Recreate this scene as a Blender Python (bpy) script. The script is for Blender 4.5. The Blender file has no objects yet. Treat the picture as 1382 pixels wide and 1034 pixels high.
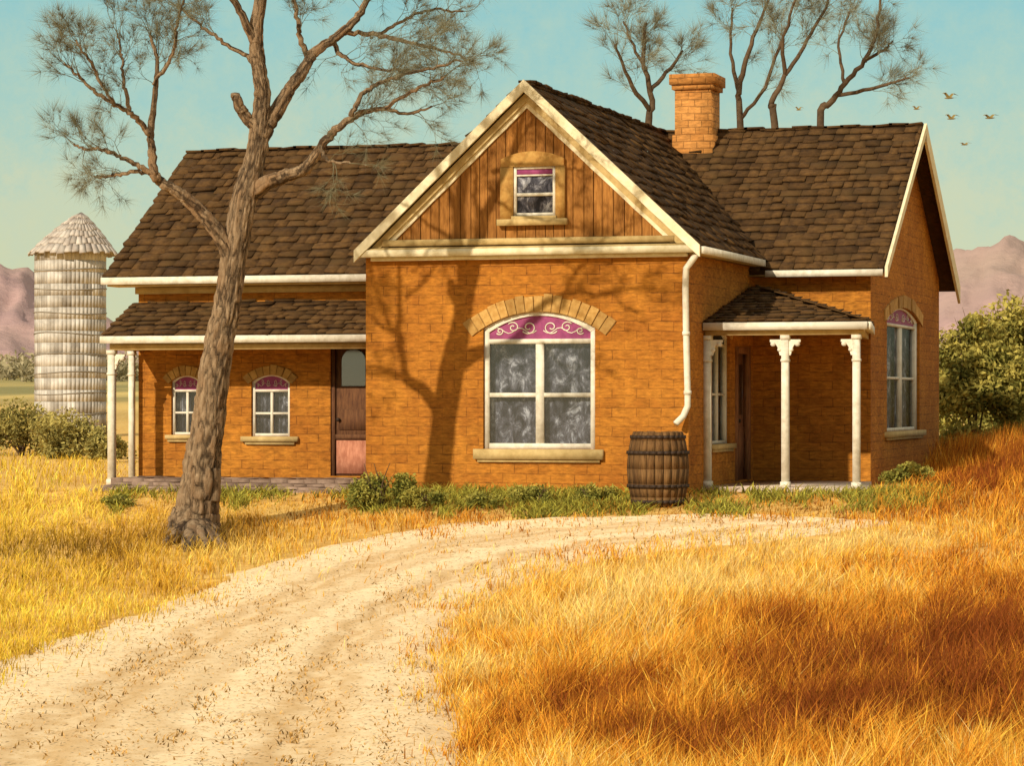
import bpy, math, random
import numpy as np
from mathutils import Vector
random.seed(7); rng=np.random.default_rng(7)
S=bpy.context.scene
COL=S.collection
R=math.radians
# ---------------------------------------------------------------- camera
LENS=100.0; F=LENS/36*1382; HZ=540.0; TH=R(17)
fwd=Vector((-math.sin(TH),math.cos(TH),0)); rgt=Vector((math.cos(TH),math.sin(TH),0)); UP=Vector((0,0,1))
D0=45.0
CAM=-D0*(fwd+rgt*((713-691)/F)); CAM.z=1.45
cd=bpy.data.cameras.new('camera'); cam=bpy.data.objects.new('camera',cd); COL.objects.link(cam)
cd.lens=LENS; cd.sensor_width=36; cd.sensor_fit='HORIZONTAL'; cd.clip_start=.5; cd.clip_end=12000
cam.location=CAM; cam.rotation_euler=(R(90),0,TH); cd.shift_y=(HZ-517)/1382
S.camera=cam
def ray(px,py): return fwd+rgt*((px-691)/F)+UP*((HZ-py)/F)
def onY(px,py,Y):
    d=ray(px,py); return CAM+d*((Y-CAM.y)/d.y)
def onX(px,py,X):
    d=ray(px,py); return CAM+d*((X-CAM.x)/d.x)
def onD(px,py,D): return CAM+ray(px,py)*D
# ---------------------------------------------------------------- noise / terrain
LAT=rng.random((256,256))
def vn(x,y):
    x=np.asarray(x,float); y=np.asarray(y,float)
    xi=np.floor(x).astype(int); yi=np.floor(y).astype(int); fx=x-xi; fy=y-yi
    fx=fx*fx*(3-2*fx); fy=fy*fy*(3-2*fy)
    a=LAT[xi&255,yi&255]; b=LAT[(xi+1)&255,yi&255]; c=LAT[xi&255,(yi+1)&255]; d=LAT[(xi+1)&255,(yi+1)&255]
    return (a*(1-fx)+b*fx)*(1-fy)+(c*(1-fx)+d*fx)*fy
def fbm(x,y,o=4):
    s=0;a=.5;t=0
    for i in range(o):
        s=s+a*vn(np.asarray(x)*2**i+17*i,np.asarray(y)*2**i+31*i); t+=a; a*=.5
    return s/t
def ss(x,a,b):
    t=np.clip((x-a)/(b-a),0,1); return t*t*(3-2*t)
def zg(x,y):
    x=np.asarray(x,float); y=np.asarray(y,float)
    t=np.maximum(-0.6-y,0); z=-1.5*(1-np.exp(-t/11.5))
    z=z+.36*ss(x,4.9,7.5)*ss(y,-3,8)*(1-ss(y,25,50))
    z=z+np.clip(y-60,0,760)*.018
    z=z+(vn(x*.8,y*.8)-.5)*.07*ss(-y,.5,3)
    return z
def ground(px,py):
    px=np.asarray(px,float); py=np.asarray(py,float)
    dx=fwd.x+rgt.x*(px-691)/F; dy=fwd.y+rgt.y*(px-691)/F; m=(py-HZ)/F
    lo=np.full(px.shape,2.0); hi=np.full(px.shape,160.0)
    for i in range(40):
        t=(lo+hi)/2; f=CAM.z-m*t-zg(CAM.x+dx*t,CAM.y+dy*t)
        lo=np.where(f>0,t,lo); hi=np.where(f>0,hi,t)
    x=CAM.x+dx*lo; y=CAM.y+dy*lo
    return x,y,zg(x,y),lo
def gp(px,py):
    x,y,z,t=ground(np.array([px]),np.array([py])); return Vector((x[0],y[0],z[0]))
# ---------------------------------------------------------------- materials
def newmat(name):
    m=bpy.data.materials.new(name); m.use_nodes=True; nt=m.node_tree; b=nt.nodes['Principled BSDF']; return m,nt,b
def N(nt,t,**k):
    n=nt.nodes.new(t)
    for a,v in k.items(): setattr(n,a,v)
    return n
def mixc(nt,fac,a,b,bt='MIX'):
    n=N(nt,'ShaderNodeMix',data_type='RGBA',blend_type=bt)
    for i,v in ((0,fac),(6,a),(7,b)):
        if isinstance(v,bpy.types.NodeSocket): nt.links.new(v,n.inputs[i])
        else: n.inputs[i].default_value=v if i==0 else (*v,1)
    return n.outputs[2]
def M(name,c1,c2,scale=4,rough=.85,bump=.3,bdist=.02,stretch=(1,1,1),rnd=0,dark=.45,detail=6,c3=None):
    m,nt,b=newmat(name)
    tc=N(nt,'ShaderNodeTexCoord'); mp=N(nt,'ShaderNodeMapping'); mp.inputs['Scale'].default_value=stretch
    nt.links.new(tc.outputs['Object'],mp.inputs[0])
    no=N(nt,'ShaderNodeTexNoise'); no.inputs['Scale'].default_value=scale; no.inputs['Detail'].default_value=detail; no.inputs['Roughness'].default_value=.65
    nt.links.new(mp.outputs[0],no.inputs['Vector'])
    r=N(nt,'ShaderNodeValToRGB'); r.color_ramp.elements[0].position=.34; r.color_ramp.elements[1].position=.68
    r.color_ramp.elements[0].color=(*c1,1); r.color_ramp.elements[1].color=(*c2,1)
    nt.links.new(no.outputs[0],r.inputs[0]); out=r.outputs[0]
    if c3:
        n2=N(nt,'ShaderNodeTexNoise'); n2.inputs['Scale'].default_value=scale*.23; nt.links.new(mp.outputs[0],n2.inputs['Vector'])
        mr=N(nt,'ShaderNodeMapRange'); mr.inputs[1].default_value=.5; mr.inputs[2].default_value=.68; nt.links.new(n2.outputs[0],mr.inputs[0])
        out=mixc(nt,mr.outputs[0],out,c3)
    if rnd:
        at=N(nt,'ShaderNodeAttribute',attribute_name='rnd')
        out2=mixc(nt,1.0,out,(dark,dark*.95,dark*.9),'MULTIPLY')
        mm=N(nt,'ShaderNodeMath',operation='MULTIPLY'); mm.inputs[1].default_value=rnd; nt.links.new(at.outputs['Fac'],mm.inputs[0])
        out=mixc(nt,mm.outputs[0],out,out2)
    nt.links.new(out,b.inputs['Base Color']); b.inputs['Roughness'].default_value=rough
    b.inputs['Specular IOR Level'].default_value=.2
    if bump:
        bp=N(nt,'ShaderNodeBump'); bp.inputs['Strength'].default_value=bump; bp.inputs['Distance'].default_value=bdist
        nt.links.new(no.outputs[0],bp.inputs['Height']); nt.links.new(bp.outputs[0],b.inputs['Normal'])
    return m
def brickmat(name,ca,cb,mort,w=.40,h=.15,ms=.011,vis=(.15,.9),bs=.35):
    m,nt,b=newmat(name)
    tc=N(nt,'ShaderNodeTexCoord'); sp=N(nt,'ShaderNodeSeparateXYZ'); nt.links.new(tc.outputs['Object'],sp.inputs[0])
    ad=N(nt,'ShaderNodeMath',operation='ADD'); nt.links.new(sp.outputs[0],ad.inputs[0]); nt.links.new(sp.outputs[1],ad.inputs[1])
    cb_=N(nt,'ShaderNodeCombineXYZ')
    nw=N(nt,'ShaderNodeTexNoise'); nw.inputs['Scale'].default_value=2.2; nw.inputs['Detail'].default_value=3; nt.links.new(tc.outputs['Object'],nw.inputs['Vector'])
    mw=N(nt,'ShaderNodeMath',operation='MULTIPLY_ADD'); mw.inputs[1].default_value=.045; nt.links.new(nw.outputs[0],mw.inputs[0]); nt.links.new(sp.outputs[2],mw.inputs[2])
    mu=N(nt,'ShaderNodeMath',operation='MULTIPLY_ADD'); mu.inputs[1].default_value=.06; nt.links.new(nw.outputs[0],mu.inputs[0]); nt.links.new(ad.outputs[0],mu.inputs[2])
    nt.links.new(mu.outputs[0],cb_.inputs[0]); nt.links.new(mw.outputs[0],cb_.inputs[1])
    br=N(nt,'ShaderNodeTexBrick'); br.inputs['Scale'].default_value=1; br.inputs['Brick Width'].default_value=w; br.inputs['Row Height'].default_value=h
    br.inputs['Mortar Size'].default_value=ms; br.inputs['Mortar Smooth'].default_value=.8; br.inputs['Bias'].default_value=-.1
    br.inputs['Color1'].default_value=(*ca,1); br.inputs['Color2'].default_value=(*cb,1); br.inputs['Mortar'].default_value=(*mort,1)
    nt.links.new(cb_.outputs[0],br.inputs['Vector'])
    n1=N(nt,'ShaderNodeTexNoise'); n1.inputs['Scale'].default_value=1.0; n1.inputs['Detail'].default_value=8; n1.inputs['Roughness'].default_value=.72; nt.links.new(tc.outputs['Object'],n1.inputs['Vector'])
    mr=N(nt,'ShaderNodeMapRange'); mr.inputs[1].default_value=.40; mr.inputs[2].default_value=.60; nt.links.new(n1.outputs[0],mr.inputs[0])
    plain=mixc(nt,mr.outputs[0],ca,cb)
    n2=N(nt,'ShaderNodeTexNoise'); n2.inputs['Scale'].default_value=4; n2.inputs['Detail'].default_value=6; nt.links.new(tc.outputs['Object'],n2.inputs['Vector'])
    mr2=N(nt,'ShaderNodeMapRange'); mr2.inputs[1].default_value=.40; mr2.inputs[2].default_value=.60; mr2.inputs[3].default_value=vis[0]; mr2.inputs[4].default_value=vis[1]; nt.links.new(n2.outputs[0],mr2.inputs[0])
    c=mixc(nt,mr2.outputs[0],plain,br.outputs[0])
    c=mixc(nt,.30,c,plain,'MIX')
    n3=N(nt,'ShaderNodeTexNoise'); n3.inputs['Scale'].default_value=13; n3.inputs['Detail'].default_value=7; n3.inputs['Roughness'].default_value=.72
    mp3=N(nt,'ShaderNodeMapping'); mp3.inputs['Scale'].default_value=(.5,.5,1.8); nt.links.new(tc.outputs['Object'],mp3.inputs[0]); nt.links.new(mp3.outputs[0],n3.inputs['Vector'])
    mr3=N(nt,'ShaderNodeMapRange'); mr3.inputs[1].default_value=.32; mr3.inputs[2].default_value=.68; mr3.inputs[3].default_value=.55; mr3.inputs[4].default_value=1.38; nt.links.new(n3.outputs[0],mr3.inputs[0])
    cc=N(nt,'ShaderNodeVectorMath',operation='SCALE'); nt.links.new(c,cc.inputs[0]); nt.links.new(mr3.outputs[0],cc.inputs['Scale'])
    nt.links.new(cc.outputs[0],b.inputs['Base Color']); b.inputs['Roughness'].default_value=.9; b.inputs['Specular IOR Level'].default_value=.15
    bp=N(nt,'ShaderNodeBump'); bp.inputs['Strength'].default_value=bs; bp.inputs['Distance'].default_value=.012; bp.invert=True
    nt.links.new(br.outputs['Fac'],bp.inputs['Height'])
    bp2=N(nt,'ShaderNodeBump'); bp2.inputs['Strength'].default_value=.4; bp2.inputs['Distance'].default_value=.02; nt.links.new(n3.outputs[0],bp2.inputs['Height']); nt.links.new(bp.outputs[0],bp2.inputs['Normal'])
    nt.links.new(bp2.outputs[0],b.inputs['Normal'])
    return m
def colmat(name,trans=.3,rough=.8,attr='col'):
    m,nt,b=newmat(name)
    at=N(nt,'ShaderNodeAttribute',attribute_name=attr)
    nt.links.new(at.outputs['Color'],b.inputs['Base Color']); b.inputs['Roughness'].default_value=rough; b.inputs['Specular IOR Level'].default_value=.15
    if trans:
        tr=N(nt,'ShaderNodeBsdfTranslucent'); nt.links.new(at.outputs['Color'],tr.inputs[0])
        mx=N(nt,'ShaderNodeMixShader'); mx.inputs[0].default_value=trans
        nt.links.new(b.outputs[0],mx.inputs[1]); nt.links.new(tr.outputs[0],mx.inputs[2]); nt.links.new(mx.outputs[0],nt.nodes['Material Output'].inputs[0])
    return m
MAT={}
MAT['brick']=brickmat('orange brick',(.44,.172,.022),(.29,.098,.013),(.10,.035,.009))
MAT['chimney']=brickmat('chimney brick',(.56,.25,.065),(.38,.145,.03),(.16,.07,.02),.26,.13,.014,(.6,1),.5)
MAT['tan']=M('tan header brick',(.60,.36,.11),(.40,.20,.045),9,rnd=.7,dark=.5)
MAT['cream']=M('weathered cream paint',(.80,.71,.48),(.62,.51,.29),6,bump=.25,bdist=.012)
MAT['cream2']=M('tan cream paint',(.58,.42,.18),(.40,.27,.10),6,bump=.3,bdist=.01)  # deeper tan tone for sills, inner boards and beams
MAT['white']=M('old white paint',(.78,.72,.58),(.54,.47,.34),8,bump=.3,bdist=.01,c3=(.70,.64,.50))
MAT['surround']=M('ochre surround',(.50,.29,.08),(.34,.16,.035),8)
MAT['shingle']=M('brown wood shingle',(.135,.068,.020),(.058,.028,.009),9,rough=.95,bump=.7,bdist=.02,rnd=.8,dark=.36,c3=(.090,.048,.015))
MAT['plank']=M('vertical brown boards',(.44,.19,.04),(.22,.085,.016),4,bump=.6,stretch=(6,6,.9),rnd=.55,dark=.5)
MAT['purple']=M('purple transom panel',(.32,.06,.16),(.20,.035,.10),7,rough=.6,bump=.1)
MAT['door']=M('weathered brown door',(.17,.075,.030),(.075,.030,.015),6,stretch=(5,5,.8),bump=.4)
MAT['doorpink']=M('faded pink door panel',(.56,.24,.14),(.34,.12,.065),7,stretch=(3,3,1),bump=.4)
MAT['darkdoor']=M('brown wood door',(.34,.15,.06),(.16,.06,.025),6,stretch=(5,5,.8),bump=.3)
MAT['paver']=M('grey brown pavers',(.40,.27,.19),(.20,.125,.085),6,rnd=.8,dark=.4,bump=.5)
MAT['slab']=M('pale porch slab',(.66,.53,.42),(.36,.26,.18),5,bump=.4)
MAT['dark']=M('dark interior',(.012,.012,.014),(.02,.02,.022),3,bump=0)
MAT['iron']=M('rusty iron',(.05,.028,.015),(.025,.015,.01),20,rough=.6)
MAT['band']=M('weathered band',(.20,.17,.13),(.34,.30,.24),2,rough=.8)
MAT['barrel']=M('barrel oak',(.23,.12,.04),(.10,.045,.014),6,stretch=(5,5,.6),bump=.6,rnd=.7,dark=.5)
MAT['bark']=M('grey brown bark',(.34,.235,.135),(.14,.083,.04),7,rough=.95,bump=1,bdist=.035,stretch=(3.4,3.4,.9),c3=(.25,.15,.075),detail=9,rnd=1,dark=.2)
MAT['twig']=M('twigs',(.20,.185,.11),(.135,.125,.07),3,bump=0)
MAT['fartwig']=M('far twigs',(.24,.22,.13),(.17,.155,.09),3,bump=0)
MAT['farbark']=M('far bark',(.13,.08,.04),(.06,.036,.018),5,bump=0)
MAT['silo']=M('whitewashed silo block',(.66,.61,.53),(.32,.28,.225),1.3,rnd=.8,dark=.5,bump=.6,detail=12)
MAT['siloroof']=M('silo shingles',(.66,.59,.50),(.40,.33,.27),2,rnd=.7,dark=.5,bump=.4)
MAT['leaf']=colmat('leaves',.25)
MAT['grass']=colmat('dry grass blades',.35)
MAT['bird']=M('bird feathers',(.26,.18,.05),(.12,.08,.03),5,bump=0)
m,nt,b=newmat('window glass')
gl=N(nt,'ShaderNodeBsdfGlossy'); gl.inputs['Roughness'].default_value=.12; gl.inputs['Color'].default_value=(.8,.85,.9,1)
tp=N(nt,'ShaderNodeBsdfTransparent'); tp.inputs['Color'].default_value=(.9,.93,.96,1)
mx=N(nt,'ShaderNodeMixShader'); mx.inputs[0].default_value=.10
nt.links.new(tp.outputs[0],mx.inputs[1]); nt.links.new(gl.outputs[0],mx.inputs[2]); nt.links.new(mx.outputs[0],nt.nodes['Material Output'].inputs[0])
MAT['glass']=m
m,nt,b=newmat('lace curtain')
tc=N(nt,'ShaderNodeTexCoord'); no=N(nt,'ShaderNodeTexNoise'); no.inputs['Scale'].default_value=3.2; no.inputs['Detail'].default_value=9; no.inputs['Roughness'].default_value=.76; no.inputs['Distortion'].default_value=.6
mp=N(nt,'ShaderNodeMapping'); mp.inputs['Scale'].default_value=(1.5,1.5,1.0); nt.links.new(tc.outputs['Object'],mp.inputs[0]); nt.links.new(mp.outputs[0],no.inputs['Vector'])
r=N(nt,'ShaderNodeValToRGB'); e=r.color_ramp.elements; e[0].position=.42; e[0].color=(.012,.011,.016,1); e[1].position=.68; e[1].color=(.58,.57,.58,1)
x=e.new(.53); x.color=(.085,.08,.095,1)
nt.links.new(no.outputs[0],r.inputs[0]); nt.links.new(r.outputs[0],b.inputs['Base Color']); b.inputs['Roughness'].default_value=.9
MAT['curtain']=m
# ---------------------------------------------------------------- object helpers
OFF={}
def setp(o,label=None,cat=None,group=None,kind=None):
    if label:o['label']=label
    if cat:o['category']=cat
    if group:o['group']=group
    if kind:o['kind']=kind
    return o
def thing(name,loc,label,cat,group=None):
    o=bpy.data.objects.new(name,None); COL.objects.link(o); o.location=loc; o.empty_display_size=.3
    OFF[o.name]=Vector(loc); return setp(o,label,cat,group)
def npmesh(name,V,sizes,loops,mat,parent=None,rnd=None,col=None,org=None,smooth=False):
    V=np.asarray(V,np.float32).reshape(-1,3)
    off=OFF.get(parent.name,Vector((0,0,0))) if parent else (Vector(org) if org is not None else Vector((0,0,0)))
    V=V-np.array(off,np.float32)
    me=bpy.data.meshes.new(name); me.vertices.add(len(V)); me.vertices.foreach_set('co',V.ravel())
    loops=np.asarray(loops,np.int32); sizes=np.asarray(sizes,np.int32)
    me.loops.add(len(loops)); me.loops.foreach_set('vertex_index',loops)
    me.polygons.add(len(sizes)); st=np.concatenate(([0],np.cumsum(sizes)[:-1])).astype(np.int32)
    me.polygons.foreach_set('loop_start',st)
    if smooth: me.polygons.foreach_set('use_smooth',np.ones(len(sizes),bool))
    me.update(calc_edges=True); me.validate()
    if rnd is not None:
        a=me.attributes.new('rnd','FLOAT','FACE'); a.data.foreach_set('value',np.asarray(rnd,np.float32))
    if col is not None:
        a=me.attributes.new('col','FLOAT_COLOR','FACE'); a.data.foreach_set('color',np.asarray(col,np.float32).ravel())
    o=bpy.data.objects.new(name,me); COL.objects.link(o); me.materials.append(mat)
    if parent: o.parent=parent; OFF[o.name]=off
    else: o.location=off; OFF[o.name]=off
    return o
class Fr:
    def __init__(s,o,u,n): s.o=Vector(o); s.u=Vector(u); s.n=Vector(n)
    def P(s,u,v,w=0): return s.o+s.u*u+Vector((0,0,v))+s.n*w
class MB:
    def __init__(s): s.v=[]; s.f=[]; s.r=[]
    def poly(s,pts,r=0):
        i=len(s.v); s.v+= [tuple(p) for p in pts]; s.f.append(list(range(i,i+len(pts)))); s.r.append(r)
    def hexa(s,p,r=0):
        i=len(s.v); s.v+=[tuple(q) for q in p]
        for a in ((0,3,2,1),(4,5,6,7),(0,1,5,4),(1,2,6,5),(2,3,7,6),(3,0,4,7)):
            s.f.append([i+k for k in a]); s.r.append(r)
    def box(s,x0,x1,y0,y1,z0,z1,r=0):
        s.hexa([(x0,y0,z0),(x1,y0,z0),(x1,y1,z0),(x0,y1,z0),(x0,y0,z1),(x1,y0,z1),(x1,y1,z1),(x0,y1,z1)],r)
    def fbox(s,f,u0,u1,v0,v1,w0,w1,r=0):
        s.hexa([f.P(u0,v0,w0),f.P(u1,v0,w0),f.P(u1,v0,w1),f.P(u0,v0,w1),f.P(u0,v1,w0),f.P(u1,v1,w0),f.P(u1,v1,w1),f.P(u0,v1,w1)],r)
    def fprism(s,f,pts,w0,w1,r=0):
        a=[f.P(u,v,w1) for u,v in pts]; b=[f.P(u,v,w0) for u,v in pts]
        s.poly(a,r); s.poly(b[::-1],r)
        n=len(pts)
        for i in range(n): s.poly([a[i],b[i],b[(i+1)%n],a[(i+1)%n]],r)
    def beam(s,p,q,w,h,r=0,up=Vector((0,0,1))):
        p=Vector(p);q=Vector(q);d=(q-p).normalized(); sd=d.cross(up).normalized(); u=sd.cross(d).normalized()
        c=[]
        for P in (p,q):
            c.append([P+sd*w/2*a+u*h/2*b for a,b in ((-1,-1),(1,-1),(1,1),(-1,1))])
        s.hexa(c[0]+c[1],r)
    def tube(s,path,rad,n=8,r=0,cap=True,wob=None,crack=False):
        path=[Vector(p) for p in path]; i0=len(s.v); m=len(path); pu=None
        for k,p in enumerate(path):
            t=(path[min(k+1,m-1)]-path[max(k-1,0)]).normalized()
            if pu is None:
                a=Vector((0,0,1)) if abs(t.z)<.9 else Vector((0,1,0)); pu=t.cross(a).normalized()
            pu=(pu-t*pu.dot(t)).normalized(); w=t.cross(pu)
            for j in range(n):
                an=2*math.pi*j/n; rr=rad[k]*(wob(k,j) if wob else 1)
                s.v.append(tuple(p+pu*(math.cos(an)*rr)+w*(math.sin(an)*rr)))
        for k in range(m-1):
            for j in range(n):
                a=i0+k*n+j; b=i0+k*n+(j+1)%n
                s.f.append([a,b,b+n,a+n]); s.r.append(min(1,max(0,(1.0-wob(k,j))*11+.2)) if crack else r)
        if cap:
            s.f.append([i0+j for j in range(n)][::-1]); s.r.append(r)
            s.f.append([i0+(m-1)*n+j for j in range(n)]); s.r.append(r)
    def build(s,name,mat,parent=None,org=None,smooth=False):
        sizes=[len(f) for f in s.f]; loops=[i for f in s.f for i in f]
        return npmesh(name,s.v,sizes,loops,mat,parent,rnd=s.r,org=org,smooth=smooth)
# ---------------------------------------------------------------- ground
def axis(a,b,st,far,k=1.22):
    c=list(np.arange(a,b+1e-6,st)); d=st; x=c[-1]
    while x<far: d*=k; x+=d; c.append(x)
    d=st; x=c[0]
    while x>-far: d*=k; x-=d; c.insert(0,x)
    return np.array(c)
xs=axis(-16,18,.3,5000); ys=axis(-46,24,.3,5000)
X,Y=np.meshgrid(xs,ys,indexing='ij'); Z=zg(X,Y)
nx,ny=X.shape; V=np.stack([X,Y,Z],-1).reshape(-1,3)
I=np.arange(nx*ny).reshape(nx,ny)
Q=np.stack([I[:-1,:-1],I[1:,:-1],I[1:,1:],I[:-1,1:]],-1).reshape(-1,4)
gm=M('dry field soil',(.86,.54,.15),(.48,.24,.045),4,bump=.8,bdist=.05,c3=(.70,.44,.12),detail=10)
nt=gm.node_tree; b=nt.nodes['Principled BSDF']; src=b.inputs['Base Color'].links[0].from_socket
ge=N(nt,'ShaderNodeNewGeometry'); sp=N(nt,'ShaderNodeSeparateXYZ'); nt.links.new(ge.outputs['Position'],sp.inputs[0])
mr=N(nt,'ShaderNodeMapRange'); mr.inputs[1].default_value=50; mr.inputs[2].default_value=160; nt.links.new(sp.outputs[1],mr.inputs[0])
nf=N(nt,'ShaderNodeTexNoise'); nf.inputs['Scale'].default_value=.05; nf.inputs['Detail'].default_value=8
mpf=N(nt,'ShaderNodeMapping'); mpf.inputs['Scale'].default_value=(1,.25,1); nt.links.new(ge.outputs['Position'],mpf.inputs[0]); nt.links.new(mpf.outputs[0],nf.inputs['Vector'])
rr=N(nt,'ShaderNodeValToRGB'); rr.color_ramp.elements[0].position=.38; rr.color_ramp.elements[0].color=(.24,.21,.07,1); rr.color_ramp.elements[1].position=.6; rr.color_ramp.elements[1].color=(.62,.45,.14,1)
nt.links.new(nf.outputs[0],rr.inputs[0])
nt.links.new(mixc(nt,mr.outputs[0],src,rr.outputs[0]),b.inputs['Base Color'])
g=npmesh('ground',V,np.full(len(Q),4),Q.ravel(),gm,smooth=True); setp(g,kind='structure')
# ---------------------------------------------------------------- dirt track
rows=[(-420,1120,650,1120),(-200,985,622,1010),(0,892,592,930),(120,852,585,880),(240,812,625,828),(350,765,700,785),(470,732,800,757),(620,708,920,742),(780,699,1040,731),(900,697,1130,718),(1010,697,1200,706)]
rows=np.array(rows,float)
tt=np.linspace(0,len(rows)-1,90); rr_=np.stack([np.interp(tt,range(len(rows)),rows[:,i]) for i in range(4)],-1)
ker=np.ones(7)/7
for i in range(4):
    p=np.pad(rr_[:,i],3,mode='edge'); sm=np.convolve(p,ker,'valid'); rr_[3:-3,i]=sm[3:-3]
NC=60; uu=np.linspace(-.07,1.07,NC)
PX=rr_[:,0:1]*(1-uu)+rr_[:,2:3]*uu; PY=rr_[:,1:2]*(1-uu)+rr_[:,3:4]*uu
gx,gy,gz,_=ground(PX,PY)
en=.07*(fbm(gx*1.6+9,gy*1.6,3)-.5)*2
edge=np.clip((np.minimum(uu+.07,1.07-uu)+en-.03)/.07,-.4,1)
uw=uu+.06*(fbm(gx*.5,gy*.5,3)-.5)
V=np.stack([gx,gy,gz-.02+.055*edge-.022*(np.exp(-((uw-.33)/.045)**2)+np.exp(-((uw-.72)/.045)**2)+.5*np.exp(-((uw-.52)/.03)**2))+.02*(fbm(gx*4,gy*4)-.5)+.022*(fbm(gx*14,gy*14,2)-.5)],-1).reshape(-1,3)
I=np.arange(90*NC).reshape(90,NC); Q=np.stack([I[:-1,:-1],I[:-1,1:],I[1:,1:],I[1:,:-1]],-1).reshape(-1,4)
pm,nt,b=newmat('sandy track')
uvn=N(nt,'ShaderNodeUVMap'); uvn.uv_map='UVMap'; sp=N(nt,'ShaderNodeSeparateXYZ'); nt.links.new(uvn.outputs[0],sp.inputs[0])
ge=N(nt,'ShaderNodeNewGeometry')
n1=N(nt,'ShaderNodeTexNoise'); n1.inputs['Scale'].default_value=10; n1.inputs['Detail'].default_value=9; n1.inputs['Roughness'].default_value=.9; nt.links.new(ge.outputs[0],n1.inputs['Vector'])
n2=N(nt,'ShaderNodeTexNoise'); n2.inputs['Scale'].default_value=1.3; n2.inputs['Detail'].default_value=6; nt.links.new(ge.outputs[0],n2.inputs['Vector'])
r1=N(nt,'ShaderNodeValToRGB'); e=r1.color_ramp.elements; e[0].position=.37; e[0].color=(.22,.10,.028,1); e[1].position=.50; e[1].color=(1.0,.80,.50,1)
q=e.new(.43); q.color=(.84,.57,.27,1)
nt.links.new(n1.outputs[0],r1.inputs[0])
rt=N(nt,'ShaderNodeValToRGB'); e=rt.color_ramp.elements
e[0].position=0; e[0].color=(.3,.3,.3,1); e[1].position=1; e[1].color=(.4,.4,.4,1)
for p,v in ((.12,.03),(.24,.2),(.29,.8),(.33,.35),(.37,.9),(.43,.3),(.50,.55),(.55,.05),(.64,.15),(.70,.9),(.74,.35),(.77,.75),(.84,.1)):
    q=e.new(p); q.color=(v,v,v,1)
ad=N(nt,'ShaderNodeMath',operation='MULTIPLY_ADD'); ad.inputs[1].default_value=.22; nt.links.new(n2.outputs[0],ad.inputs[0]); nt.links.new(sp.outputs[0],ad.inputs[2])
sb=N(nt,'ShaderNodeMath',operation='SUBTRACT'); sb.inputs[1].default_value=.11; nt.links.new(ad.outputs[0],sb.inputs[0]); nt.links.new(sb.outputs[0],rt.inputs[0])
ml=N(nt,'ShaderNodeMath',operation='MULTIPLY'); nt.links.new(rt.outputs[0],ml.inputs[0])
m3=N(nt,'ShaderNodeMapRange'); m3.inputs[1].default_value=.35; m3.inputs[2].default_value=.65; m3.inputs[3].default_value=.3; m3.inputs[4].default_value=.95; nt.links.new(n1.outputs[0],m3.inputs[0]); nt.links.new(m3.outputs[0],ml.inputs[1])
c=mixc(nt,ml.outputs[0],r1.outputs[0],(.50,.25,.045))
vo=N(nt,'ShaderNodeTexVoronoi'); vo.inputs['Scale'].default_value=17; nt.links.new(ge.outputs[0],vo.inputs['Vector'])
vr=N(nt,'ShaderNodeMapRange'); vr.inputs[1].default_value=.16; vr.inputs[2].default_value=.28; vr.inputs[3].default_value=.85; vr.inputs[4].default_value=0; nt.links.new(vo.outputs['Distance'],vr.inputs[0])
vm=N(nt,'ShaderNodeMath',operation='MULTIPLY'); nt.links.new(vr.outputs[0],vm.inputs[0])
vs=N(nt,'ShaderNodeSeparateXYZ'); nt.links.new(vo.outputs['Color'],vs.inputs[0]); gt_=N(nt,'ShaderNodeMath',operation='GREATER_THAN'); gt_.inputs[1].default_value=.45; nt.links.new(vs.outputs[0],gt_.inputs[0]); nt.links.new(gt_.outputs[0],vm.inputs[1])
c=mixc(nt,vm.outputs[0],c,(.20,.09,.025))
nt.links.new(c,b.inputs['Base Color']); b.inputs['Roughness'].default_value=.95; b.inputs['Specular IOR Level'].default_value=.1
bp=N(nt,'ShaderNodeBump'); bp.inputs['Strength'].default_value=.6; bp.inputs['Distance'].default_value=.03; nt.links.new(n1.outputs[0],bp.inputs['Height']); nt.links.new(bp.outputs[0],b.inputs['Normal'])
trk=npmesh('dirt_track',V,np.full(len(Q),4),Q.ravel(),pm,smooth=True); setp(trk,kind='structure')
uvl=trk.data.uv_layers.new(name='UVMap'); UV=np.stack(np.broadcast_arrays(uu[None,:],np.linspace(0,1,90)[:,None]),-1).reshape(-1,2)
li=np.zeros(len(trk.data.loops),np.int32); trk.data.loops.foreach_get('vertex_index',li); uvl.data.foreach_set('uv',UV[li].astype(np.float32).ravel())
# ================================================================= HOUSE
H=thing('brick_farmhouse',(0,0,0),'orange brick farmhouse with brown shingle roofs and cream trimmed front gable','house')
XWL,XWR=-2.73,2.60; ZR=6.47; EO=2.82; ZE=3.84; SL=(ZR-ZE)/EO
YL=1.8; XLL=onY(187,600,YL).x
YRW=4.8; XW=onY(1175,600,YRW).x; YRB=12.6; YRR=(YRW+YRB)/2
FC=Fr((0,0,0),(1,0,0),(0,-1,0)); FL=Fr((0,YL,0),(1,0,0),(0,-1,0)); FRW=Fr((0,YRW,0),(1,0,0),(0,-1,0))
FS=Fr((XWR,0,0),(0,1,0),(1,0,0)); FG=Fr((XW,0,0),(0,1,0),(1,0,0))
def arc(ua,ub,vb,rise,n=12):
    w=ub-ua; Rr=(w*w/4+rise*rise)/(2*rise); uc=(ua+ub)/2; cv=vb-Rr
    ph=math.asin(w/2/Rr)
    return [(uc+Rr*math.sin(-ph+2*ph*i/n),cv+Rr*math.cos(-ph+2*ph*i/n)) for i in range(n+1)],uc,cv,Rr,ph
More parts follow.
